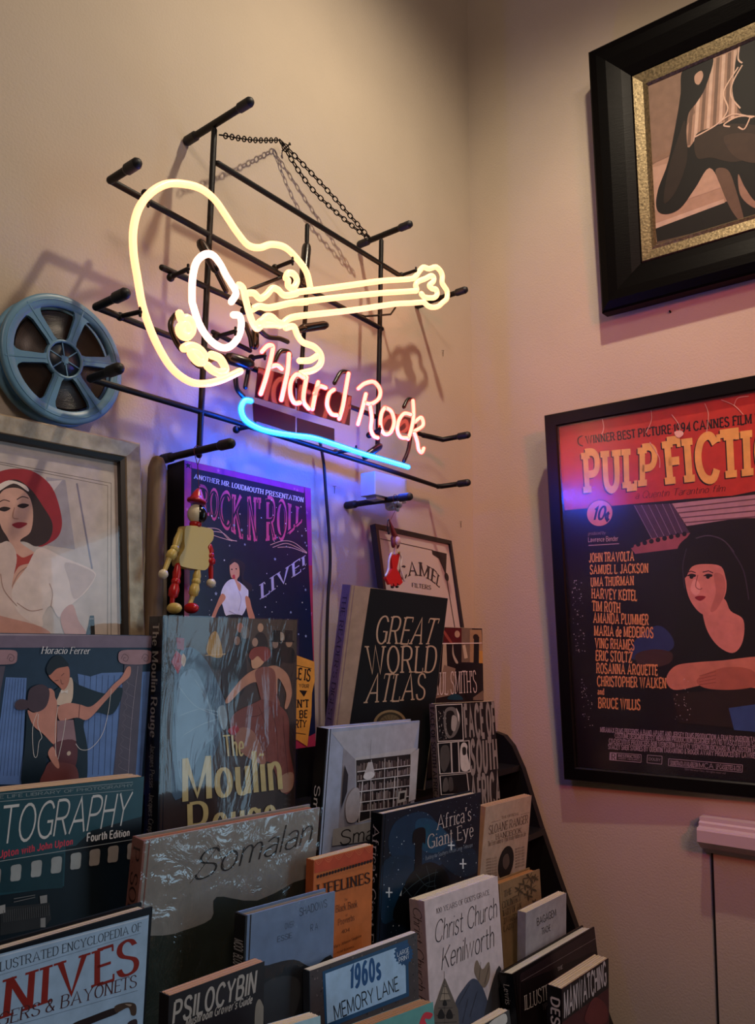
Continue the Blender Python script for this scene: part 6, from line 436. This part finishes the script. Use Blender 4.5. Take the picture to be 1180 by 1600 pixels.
# rock and roll panel
d = ROCK; w, h = d['w'], d['h']
mb = MB(); mb.box((0, 0, 0), (w, .042, h), ink('#100d14', .5)); art(mb, d['art'], .28, size=(w, h))
o = mb.build('concert_poster'); o.matrix_world = M_of(d)
tag(o, 'dark blue rock and roll concert panel with starry magenta border on the left wall', 'poster')
# small framed glass sign
d = CAMEL; w, h = d['w'], d['h']
e = thing('advertising_sign', 'small cream cigarette sign in a thin dark frame standing behind the atlas', 'sign', M_of(d))
mb = MB(); frame_ring(mb, w, h, [(0, .014), (0, 0), (.009, 0), (.010, .006)], mat('thin_dark_wood', '#1a1412', .35)); mb.build('frame', e)
mb = MB(); mb.box((.006, .005, .006), (w-.006, .010, h-.006), mat('cream_glass', '#bfaea4', .22, coat=.5)); art(mb, d['art'], .35, y0=.0048, size=(w, h)); mb.build('panel', e)
# ------------------------------------------------------------------ flush wall cupboard with moulded cornice
mb_y, mb_z = CUP[0][1], CUP[0][2]
e = thing('wall_cupboard', 'flush pink-lit wall cupboard with a moulded cornice below the film poster', 'cupboard', Vector((0, mb_y-.4, 0)))
def kid(o, E):
    o.parent = E; o.matrix_parent_inverse = E.matrix_basis.inverted(); return o
wp = mat('gloss_white_paint', '#c0aeb0', .35, spec=.5)
mb = MB(); y0, y1 = mb_y, mb_y-.66
prof = [(0, mb_z), (-.030, mb_z), (-.030, mb_z-.007), (-.036, mb_z-.010), (-.036, mb_z-.016), (-.048, mb_z-.018), (-.050, mb_z-.022), (-.050, mb_z-.044), (-.040, mb_z-.050), (-.030, mb_z-.058), (-.014, mb_z-.064), (-.008, mb_z-.072), (0, mb_z-.072)]
mb.prism([(x, y0, z) for x, z in prof], (0, y1-y0, 0), wp); kid(mb.build('cornice'), e)
mb = MB(); mb.box((-.005, y1, .1), (0.0, CUP[2][1]-.003, mb_z-.07), WALL); kid(mb.build('door'), e)
mb = MB(); mb.box((-.0045, CUP[2][1]-.0035, .1), (-.0005, CUP[2][1]+.0015, mb_z-.07), mat('gap_shadow', '#050404', .9)); kid(mb.build('gap_shade_strip'), e)  # raised black strip stands in for the shade inside the gap
# ------------------------------------------------------------------ book rack
RK = mat('black_rack', '#0c0b0c', .45, bump=.1, bscale=80)
e = thing('book_rack', 'black stepped book rack with a sloping end panel against the right wall', 'rack', Vector((-.8, -.2, 0)))
pts = [(-.063, y, z) for y, z in EDGE]; ys, zs = EDGE[-1]
pts += [(-.063, ys-.16, .35), (-.063, ys-.16, 0), (-.063, -.014, 0), (-.063, -.014, EDGE[0][1]+.004)]
mb = MB(); mb.prism(pts, (.018, 0, 0), RK); kid(mb.build('side_panel', bevel=.0015), e)
for x0, x1, yf, yb, z in ((-1.5, -.064, -.155, -.02, 1.22), (-1.5, -.064, -.215, -.15, 1.09), (-1.5, -.72, -.325, -.195, .97), (-.72, -.19, -.27, -.195, .97), (-.96, -.20, -.345, -.26, .85), (-1.5, -.975, -.45, -.326, .95), (-.96, -.205, -.50, -.34, .72)):
    mb = MB(); mb.box((x0, yf, z-.012), (x1, yb, z), RK); kid(mb.build('ledge'), e)
    mb = MB(); ym = yf*.35+yb*.65; mb.box((x0, ym-.006, 0), (x1, ym+.006, z-.012), RK); kid(mb.build('riser'), e)
mb = MB(); mb.box((-1.5, -.024, 0), (-.064, -.012, 1.314), RK); kid(mb.build('back_board'), e)
# ------------------------------------------------------------------ books
CRINKLE = sheet_mat('clear_sleeve', rough=.07, ior=1.5, bump=.45, bscale=14, bdist=.007, stretch=(1.3, 1, .4), gain=1.1)
CRUMPLE = sheet_mat('crumpled_sleeve', rough=.10, ior=1.5, bump=.8, bscale=20, bdist=.010, gain=2.2)
def page_mat(c): return mat('paper_'+c, c, .85, spec=.1, var=.22, vscale=1, stretch=(3, 900, 3), bump=.2, bscale=1)
def make_book(d):
    w, h, t = d['w'], d['h'], d['t']; hard = d['hard']; th = .0026 if hard else .0007
    e = thing('book', d['label'], 'book', M_of(d), 'books on the stepped rack')
    cm = ink(d['cov'], d['gloss']); sm = ink(d['sp'], d['gloss']); mb = MB()
    mb.box((0, 0, 0), (w, th, h), cm); mb.box((0, t-th, 0), (w, t, h), cm)
    mb.box((-.003 if hard else -.0012, 0, 0), (0, t, h), sm)
    if hard: mb.box((.004, -.0004, 0), (.0055, 0, h), sm)
    art(mb, d['art'], d['gloss'], size=(w, h))
    bx = .0032 if hard else .0014
    sp = []
    for c, s, st, z0, z1, a, b in d['spine']: 
        m = ink(c, d['gloss'])
        for qi, q in enumerate(text_polys(s, st, [(z0*h, b*t), (z1*h, b*t)], [(z0*h, a*t), (z1*h, a*t)])):
            mb.add([(-bx-.0002-(qi % 6)*.000006, p.y, p.x) for p in q], [tuple(range(len(q)))], m)
    mb.build('cover', e)
    pm = page_mat(d['page']); pb = MB(); i = .0035 if hard else .0006
    # page block with a slightly bowed top and fore edge
    n = 8; top = []
    for k in range(n+1):
        y = th+(t-2*th)*k/n; top.append((y, h-i-.0016*(1 if k % 2 else 0)*(.6 if hard else 1)))
    prof = [(.0005, th, .003), (.0005, t-th, .003)]
    pb.box((.0005, th+.0002, i), (w-i*1.1, t-th-.0002, h-i), pm)
    for k in range(n):
        pb.box((.0008, th+(t-2*th)*(k+.1)/n, h-i-.001), (w-i*1.1-.0004*(k % 3), th+(t-2*th)*(k+.9)/n, h-i+.0006*((k*7) % 3)), pm)
    pb.build('page_block', e)
    if d['sleeve']:
        y = -.0034; m = CRUMPLE if d['sleeve'] == 'crumple' else CRINKLE; s = MB()
        s.add([(-.0045, y, .001), (w+.001, y, .001), (w+.001, y, h+.0015), (-.0045, y, h+.0015), (-.0045, t+.0012, .001), (-.0045, t+.0012, h+.0015)], [(0, 1, 2, 3), (4, 0, 3, 5)], m)
        s.build('plastic_sleeve', e)
for d in BOOKS: make_book(d)
# ------------------------------------------------------------------ neon guitar sign
def centre(pts): return Vector((sum(p[0] for p in pts)/len(pts), sum(p[1] for p in pts)/len(pts), sum(p[2] for p in pts)/len(pts)))
sign = thing('neon_sign', 'lit neon guitar sign with red lettering and blue underline on a black metal grid', 'neon sign', Vector((-.8, -.07, 1.72)))
G_CREAM = mat('neon_cream', '#f4e6b0', .3, emit=(2.3, .88, .40)); G_WHITE = mat('neon_white', '#ffffff', .3, emit=(2.6, 1.15, .85))
RED_CORE = mat('neon_red_core', '#ffffff', .3, emit=(6.0, 1.05, .68)); RED_GLASS = glass_tube_mat('neon_red_glass', (1.0, .10, .07), 1.6, .62)
BLUE_CORE = mat('neon_blue_core', '#ffffff', .3, emit=(.15, 20.0, 230.0)); BLUE_GLASS = glass_tube_mat('neon_blue_glass', (.03, .35, 1.0), 1.5, .6)
for name, label in (('guitar_body', 'cream neon outline of the guitar body'), ('sound_hole', 'white neon ring of the sound hole'), ('neck', 'cream neon outline of the neck and headstock'), ('string', 'cream neon string and peg curl'), ('curl', None), ('cutaway', 'cream neon squiggle under the neck'), ('pickguard', 'short fat cream neon curl')):
    for path in TUBES[name]:
        mb = MB(); mb.tube(spline(path, 5), .0055 if name != 'pickguard' else .0064, G_WHITE if name == 'sound_hole' else G_CREAM, 12)
        o = kid(mb.build(name+'_tube'), sign)
        if label: o['label'] = label
for ch in 'HardRock':
    ps = TUBES['L_'+ch]; mb = MB(); core = MB()
    if ch == 'r' : ps = TUBES['L_r']
    for path in ps:
        mb.tube(spline(path, 6), .0050, RED_GLASS, 12); core.tube(spline(path, 6), .0036, RED_CORE, 8)
    o = kid(mb.build('letter_tube'), sign); o['label'] = 'red neon letter '+ch
    c = core.build('glowing_core'); kid(c, o); c.matrix_parent_inverse = Matrix.Identity(4)
mb = MB(); core = MB(); p = spline(TUBES['underline'][0], 6); mb.tube(p, .0058, BLUE_GLASS, 12); core.tube(p, .0036, BLUE_CORE, 8)
o = kid(mb.build('underline_tube'), sign); o['label'] = 'blue neon underline'
c = core.build('glowing_core'); kid(c, o); c.matrix_parent_inverse = Matrix.Identity(4)
for path, r in BARS:
    mb = MB(); mb.tube(path, r, BLACK, 8); kid(mb.build('frame_bar'), sign)
def cap(a, b, parent, r=.0078, L=.022):
    A, B = Vector(a), Vector(b); d = (A-B).normalized(); mb = MB(); mb.tube([A-d*L, A-d*L*.5, A], r, RUBBER, 12)
    c = mb.build('rubber_cap'); kid(c, sign); c.parent = parent; c.matrix_parent_inverse = Matrix.Identity(4)
for a, b in RODS:
    mb = MB(); mb.tube([a, b], .0058, BLACK, 10); o = kid(mb.build('stand_off_rod'), sign); cap(a, b, o); cap(b, a, o)
for q in PRONGS:
    mb = MB(); mb.tube(q, .0056, BLACK, 10); o = kid(mb.build('bent_bar_end'), sign); cap(q[-1], q[-2], o)
for a, b in SUPPORTS:
    mb = MB(); A, B = Vector(a), Vector(b); mb.tube([A, B], .0034, BLACK, 8); mb.ball(A, .0062, BLACK); mb.tube([B-Vector((0, 0, .006)), B+Vector((0, 0, .006))], .0022, BLACK, 6); kid(mb.build('tube_support'), sign)
HM = mat('painted_housing', '#17110d', .3, spec=.5)
for a, b, r in HOUSINGS:
    A, B = Vector(a), Vector(b); mb = MB(); mb.tube([A, A.lerp(B, .06), A.lerp(B, .94), B], [r*.9, r, r, r*.85], HM, 14); kid(mb.build('electrode_housing'), sign)
for p in JUMPERS:
    mb = MB(); mb.tube(spline(p, 5), .0042, HM, 8); kid(mb.build('blacked_out_tube'), sign)
PM = mat('dark_red_acrylic', '#3a0c10', .12, coat=.6)
for p in PLATES:
    mb = MB(); mb.prism(p, (0, .002, 0), PM); kid(mb.build('backing_plate'), sign)
# transformer housing at the lower right of the grid
A, Bv, Cv = map(Vector, TRANSF); wd = Cv.x-A.x; ht = A.z-Bv.z; TM = mat('white_plastic', '#b8b8c4', .4)
mb = MB(); out = [(A.x, A.y+.036, Bv.z), (A.x, A.y, Bv.z)]
out += [(A.x+wd*(.72+.28*sin(pi*k/10)), A.y+.036*(1-cos(pi*k/10))/2, Bv.z) for k in range(11)]
mb.prism([Vector(p) for p in out], (0, 0, ht), TM); mb.prism([Vector(p)+Vector((0, 0, -.006)) for p in [(A.x+.012, A.y+.032, Bv.z), (A.x+.012, A.y+.006, Bv.z), (A.x+wd*.8, A.y+.006, Bv.z), (A.x+wd*.9, A.y+.03, Bv.z)]], (0, 0, .008), TM)
o = kid(mb.build('transformer', bevel=.002), sign); o['label'] = 'white plastic transformer'
mb = MB(); cc = Vector((A.x+wd*.62, A.y+.012, Bv.z-.006)); mb.lathe([(0, .006), (.012, .006), (.017, 0), (.017, -.008), (.012, -.010), (.009, -.006), (0, -.006)], TM, cc, (.1, .35, 1), 20); mb.tube([cc+Vector((-.008, -.004, -.010)), cc+Vector((.004, -.008, -.014)), cc+Vector((.014, -.002, -.004))], .0035, TM, 8)
q = mb.build('cord_grip'); kid(q, sign); q.parent = o; q.matrix_parent_inverse = Matrix.Identity(4)
# hanging chain and its nail
def links(mb, path, m, L=.0135, r=.0012):
    P = spline(path, 14); seg = [(P[i+1]-P[i]).length for i in range(len(P)-1)]; tot = sum(seg); n = int(tot/(L*.78))
    for k in range(n):
        s = (k+.5)/n*tot; i = 0
        while i < len(seg)-1 and s > seg[i]: s -= seg[i]; i += 1
        c = P[i].lerp(P[i+1], s/seg[i]); t = (P[i+1]-P[i]).normalized(); a = t.cross(Vector((0, 1, 0))).normalized(); b = t.cross(a)
        w = a*cos(.5)+b*sin(.5) if k % 2 else a*cos(2.0)+b*sin(2.0)
        mb.tube([c+t*L*.5*cos(g)+w*L*.30*sin(g) for g in (2*pi*j/12 for j in range(12))], r, m, 5, True)
chain = thing('hanging_chain', 'thin dark chain hanging the neon sign from a nail in the left wall', 'chain', Vector(NAIL))
CH = mat('chain_iron', '#1c1814', .4, metal=.8)
for path in CHAIN:
    q = list(path)
    if len(q) == 2:
        m_ = (Vector(q[0])+Vector(q[1]))/2; m_.z -= .004; q = [q[0], m_, q[1]]
    mb = MB(); links(mb, q, CH); kid(mb.build('chain_strand'), chain)
mb = MB(); N = Vector(NAIL); mb.tube([N, N+Vector((0, -.02, .006))], .0014, CH, 8); mb.ball(N+Vector((0, -.02, .006)), (.003, .0012, .003), CH)
tag(mb.build('nail'), 'nail in the left wall that carries the chain of the neon sign', 'nail')
mb = MB(); mb.tube(spline(CORD, 8), .0030, RUBBER, 8)
tag(mb.build('power_cord'), 'black power cord dropping from the neon sign down the wall', 'cord')
for k, p in enumerate(STAPLES):
    P = Vector(p); mb = MB(); mb.tube([P+Vector((0, -.001, 0)), P+Vector((.001, -.004, .0)), P+Vector((.001, -.004, -.014)), P+Vector((.006, -.001, 0))][:3], .0005, CH, 5)
    mb.tube([P+Vector((.001, -.004, 0)), P+Vector((.007, -.003, .001))], .0005, CH, 5)
    tag(mb.build('wire_staple'), ('bent wire staple in the wall right of the neon cutaway curl', 'bent wire staple in the wall between power cord and transformer', 'bent wire staple in the wall above the small cream cigarette sign')[k], 'staple', 'staples left in the wall')
mb = MB(); P = Vector(WALLNAIL); mb.tube([P+Vector((.002, 0, 0)), P+Vector((-.006, 0, .001))], .002, CH, 8); tag(mb.build('nail'), 'small nail in the right wall just under the charcoal drawing', 'nail')
# ------------------------------------------------------------------ film reel
c0, ct, cr = map(Vector, REEL); R = ((ct-c0).length+(cr-c0).length)/2
e = thing('film_reel', 'blue-grey plastic film reel with six spokes fixed to the wall beside the sign', 'film reel', Matrix.Translation(c0))
BL = mat('blue_grey_plastic', '#5f88a0', .38, spec=.45, bump=.06, bscale=90, var=.12, vscale=20); BD = mat('dark_blue_plastic', '#16202c', .4)
def ringpts(r, n=64): return [(r*cos(2*pi*k/n), r*sin(2*pi*k/n)) for k in range(n)]
for y in (0, .024):
    mb = MB(); mb.lathe([(R*.80, 0), (R*.81, .0022), (R*.97, .0022), (R, .0005), (R, -.004), (R*.80, -.004), (R*.80, 0)], BL, (0, y, 0), (0, -1, 0), 72)
    mb.lathe([(R*.90, .0022), (R*.905, .0028), (R*.915, .0028), (R*.92, .0022)], BL, (0, y, 0), (0, -1, 0), 72)
    mb.lathe([(R*.26, -.004), (R*.26, .0022), (R*.30, .0022), (R*.31, 0), (R*.31, -.004)], BL, (0, y, 0), (0, -1, 0), 48)
    for k in range(6):
        a = radians(12+60*k); ux, uz = cos(a), sin(a); px_, pz = -uz, ux
        def pt(r, s): return Vector((ux*r+px_*s, y-.002, uz*r+pz*s))
        wv = R*.085
        mb.prism([pt(R*.27, -wv*1.05), pt(R*.36, -wv*.8), pt(R*.70, -wv*1.0), pt(R*.77, -wv*1.35), pt(R*.82, -wv*2.3), pt(R*.82, wv*2.3), pt(R*.77, wv*1.35), pt(R*.70, wv), pt(R*.36, wv*.8), pt(R*.27, wv*1.05)], (0, .0055, 0), BL)
        mb.prism([pt(R*.32, -wv*.12)-Vector((0, .0006, 0)), pt(R*.95, -wv*.12)-Vector((0, .0006, 0)), pt(R*.95, wv*.12)-Vector((0, .0006, 0)), pt(R*.32, wv*.12)-Vector((0, .0006, 0))], (0, .001, 0), BL)
    o = mb.build('flange', e)
mb = MB(); mb.lathe([(0, 0), (R*.27, 0), (R*.27, -.02)], BD, (0, 0, 0), (0, -1, 0), 40)
for k in range(6):
    a = radians(42+60*k); mb.prism([Vector((cos(a)*r+sin(a)*s, -.0012, sin(a)*r-cos(a)*s)) for r, s in ((R*.06, -.0008), (R*.26, -.0008), (R*.26, .0008), (R*.06, .0008))], (0, .001, 0), BL)
sq = R*.055; mb.prism([Vector((x*sq, -.0012, z*sq)) for x, z in ((-1, -1), (-.2, -1), (-.2, -1.6), (.3, -1.6), (.3, -1), (1, -1), (1, 1), (-1, 1))], (0, .001, 0), BL)
mb.build('hub', e)
mb = MB(); mb.lathe([(R*.27, 0), (R*.77, 0), (R*.77, -.016), (R*.27, -.016), (R*.27, 0)], mat('wound_film', '#1c130d', .35, spec=.5, var=.3, vscale=60), (0, .006, 0), (0, -1, 0), 72)
for k in range(22):
    r = R*(.30+.46*k/22); mb.lathe([(r, .0), (r+.0003, .0005), (r+.0008, .0005), (r+.0011, 0)], mat('wound_film_edge', '#33241a', .3), (0, .006, 0), (0, -1, 0), 64)
mb.build('film_roll', e)
# ------------------------------------------------------------------ brown post between the pin-up frame and the concert panel
a, b = map(Vector, POST); mb = MB(); mb.tube([b, b.lerp(a, .5), a-Vector((0, 0, .01)), a], [.014, .014, .014, .011], mat('brown_wood', '#7c664a', .6, var=.35, vscale=20, stretch=(6, 6, .6)), 16)
tag(mb.build('wooden_pole'), 'brown round-topped wooden pole standing between the pin-up frame and concert panel', 'pole')
# ------------------------------------------------------------------ jointed wooden puppet
PU = {k: [Vector(p) for p in v] for k, v in PUP.items()}
e = thing('wooden_puppet', 'jointed wooden puppet with red pointed hat hanging before the concert panel', 'puppet', Vector((PU['torso'][0].x, PU['torso'][0].y, PU['lleg'][-1].z)))
YEL = mat('yellow_lacquer', '#c4ac5c', .32); REDL = mat('red_lacquer', '#b01818', .28); BLK = mat('black_lacquer', '#0a0a0c', .2); IVO = mat('ivory_paint', '#cfc4a8', .4)
STRG = mat('red_thread', '#5a2420', .8)
ht_, hb = PU['hat_tip'][0], PU['hat_base'][0]; hr = (PU['hat_side'][0]-hb).length; H_ = (ht_-hb).length
mb = MB(); mb.lathe([(0, 0), (hr*1.0, 0), (hr*1.02, H_*.06), (hr*.98, H_*.18), (hr*.80, H_*.22), (hr*.66, H_*.45), (hr*.42, H_*.78), (hr*.2, H_*.97), (0, H_)], REDL, hb, (ht_-hb), 24); kid(mb.build('hat'), e)
hc = PU['head'][0]; hh = (PU['head_top'][0]-hc).length
mb = MB(); mb.ball(hc, (hr*.92, hr*.92, hh*1.1), IVO, 20); kid(mb.build('head'), e)
mb = MB(); mb.ball(hc+Vector((.004, -.004, .0)), (hr*.82, hr*.82, hh*1.02), BLK, 20); kid(mb.build('black_face'), e)
nk = PU['neck'][0]; mb = MB(); mb.lathe([(0, -.004), (hr*.6, -.004), (hr*.65, .002), (hr*.45, .006), (0, .006)], REDL, nk, (0, 0, 1), 18); kid(mb.build('collar'), e)
mb = MB(); mb.prism([p+Vector((0, -.008, 0)) for p in spline(PU['torso'], 4, True)], (0, .018, 0), YEL, True); kid(mb.build('torso', bevel=.0015), e)
def limb(name, pts, m1, m2, mh, foot=False):
    a, b, c, dd = pts; o1 = Vector((0, -.004, 0)); a, b, c, dd = (p+o1 for p in pts)
    mb = MB(); mb.tube([a, a.lerp(b, .5), b], [.004, .0062, .005], m1, 12); mb.ball(b, .0068, m1); kid(mb.build('upper_'+name), e)
    mb = MB(); mb.tube([b.lerp(c, .1), b.lerp(c, .5), b.lerp(c, .9), c], [.005, .0078, .0068, .004], m2, 14)
    if not foot: mb.tube([c, dd], [.004, .0032], m2, 10)
    kid(mb.build('lower_'+name), e)
    mb = MB()
    if foot: mb.ball(dd+Vector((0, -.006, -.001)), (.0085, .014, .008), mh, 16); mb.tube([c, dd], .0035, m2, 8)
    else: mb.ball(dd, .0072, mh, 16)
    kid(mb.build('foot' if foot else 'hand'), e)
limb('arm', PU['larm'], YEL, YEL, IVO); limb('arm', PU['rarm'], REDL, REDL, IVO); limb('leg', PU['lleg'], REDL, REDL, YEL, True); limb('leg', PU['rleg'], YEL, YEL, REDL, True)
top = PU['ring'][0]; mb = MB()
rx = RODS[3][0][0]; rz = RODS[3][0][2]+(RODS[3][1][2]-RODS[3][0][2])*top.y/RODS[3][1][1]; kn = Vector((rx, top.y, rz-.022)); mb.tube([ht_, kn], .0007, STRG, 5); mb.tube([kn]+[Vector((rx+.0078*cos(g), top.y, rz+.0078*sin(g))) for g in (pi*(1.15-1.3*k/8) for k in range(9))]+[kn], .0006, STRG, 5)
kid(mb.build('hanging_thread'), e)
# ------------------------------------------------------------------ little doll in a red dress under the transformer
DO = {k: [Vector(p) for p in v] for k, v in DOLL.items()}
e = thing('hanging_doll', 'small doll with red hair and red dress hanging in front of the cigarette sign', 'doll', DO['dress'][5])
SK = mat('doll_skin', '#c09a8c', .5); DR = mat('doll_red', '#c01c1c', .35); HA = mat('doll_hair', '#6a1c18', .5); WH = mat('doll_white', '#c8c0bc', .5)
mb = MB(); mb.prism([p+Vector((0, -.002, 0)) for p in DO['dress']], (0, .006, 0), DR); mb.ball(DO['dress'][2]+Vector((-.006, -.004, .0)), (.003, .002, .003), mat('brass_buckle', '#a08840', .3, metal=1)); kid(mb.build('dress', bevel=.001), e)
hd = DO['head'][0]; mb = MB(); mb.ball(hd+Vector((0, -.004, 0)), (.0066, .006, .0088), SK, 16); mb.tube([hd, DO['neck'][0]-Vector((0, 0, .006))], .0028, SK, 8); kid(mb.build('head'), e)
mb = MB(); mb.ball(hd+Vector((-.0012, .003, .003)), (.008, .0065, .0115), HA, 16); mb.tube([DO['hair'][0], DO['hair'][0].lerp(hd, .4), hd+Vector((0, .002, .008))], [.001, .004, .006], HA, 10); mb.ball(hd+Vector((.006, .001, -.004)), (.004, .005, .010), HA, 12); mb.ball(hd+Vector((-.007, .001, -.004)), (.004, .005, .010), HA, 12); kid(mb.build('hair'), e)
mb = MB(); mb.tube([Vector((DO['hair'][0].x+.004*cos(g)-.001, DO['hair'][0].y, DO['hair'][0].z-.014+.014*sin(g))) for g in (2*pi*k/16 for k in range(16))], .0012, BLK, 8, True); kid(mb.build('black_loop'), e)
for a in ('larm', 'rarm'):
    mb = MB(); mb.tube(spline([p+Vector((0, -.001, 0)) for p in DO[a]], 4), .0021, WH, 8); kid(mb.build('arm'), e)
lg = DO['legs']
for a, b in ((lg[0], lg[1]), (lg[2], lg[3])):
    mb = MB(); mb.tube([a, b], .0020, DR, 8); mb.ball(b-Vector((0, .002, .001)), (.003, .004, .0024), BLK); kid(mb.build('leg'), e)
mb = MB(); rx = RODS[4][0][0]; rz = RODS[4][0][2]+(RODS[4][1][2]-RODS[4][0][2])*DO['string'][1].y/RODS[4][1][1]; kn = Vector((rx, DO['string'][1].y, rz-.022)); mb.tube([DO['string'][1], kn], .0005, STRG, 5); mb.tube([kn]+[Vector((rx+.0078*cos(g), DO['string'][1].y, rz+.0078*sin(g))) for g in (pi*(1.15-1.3*k/8) for k in range(9))]+[kn], .0005, STRG, 5); kid(mb.build('hanging_thread'), e)
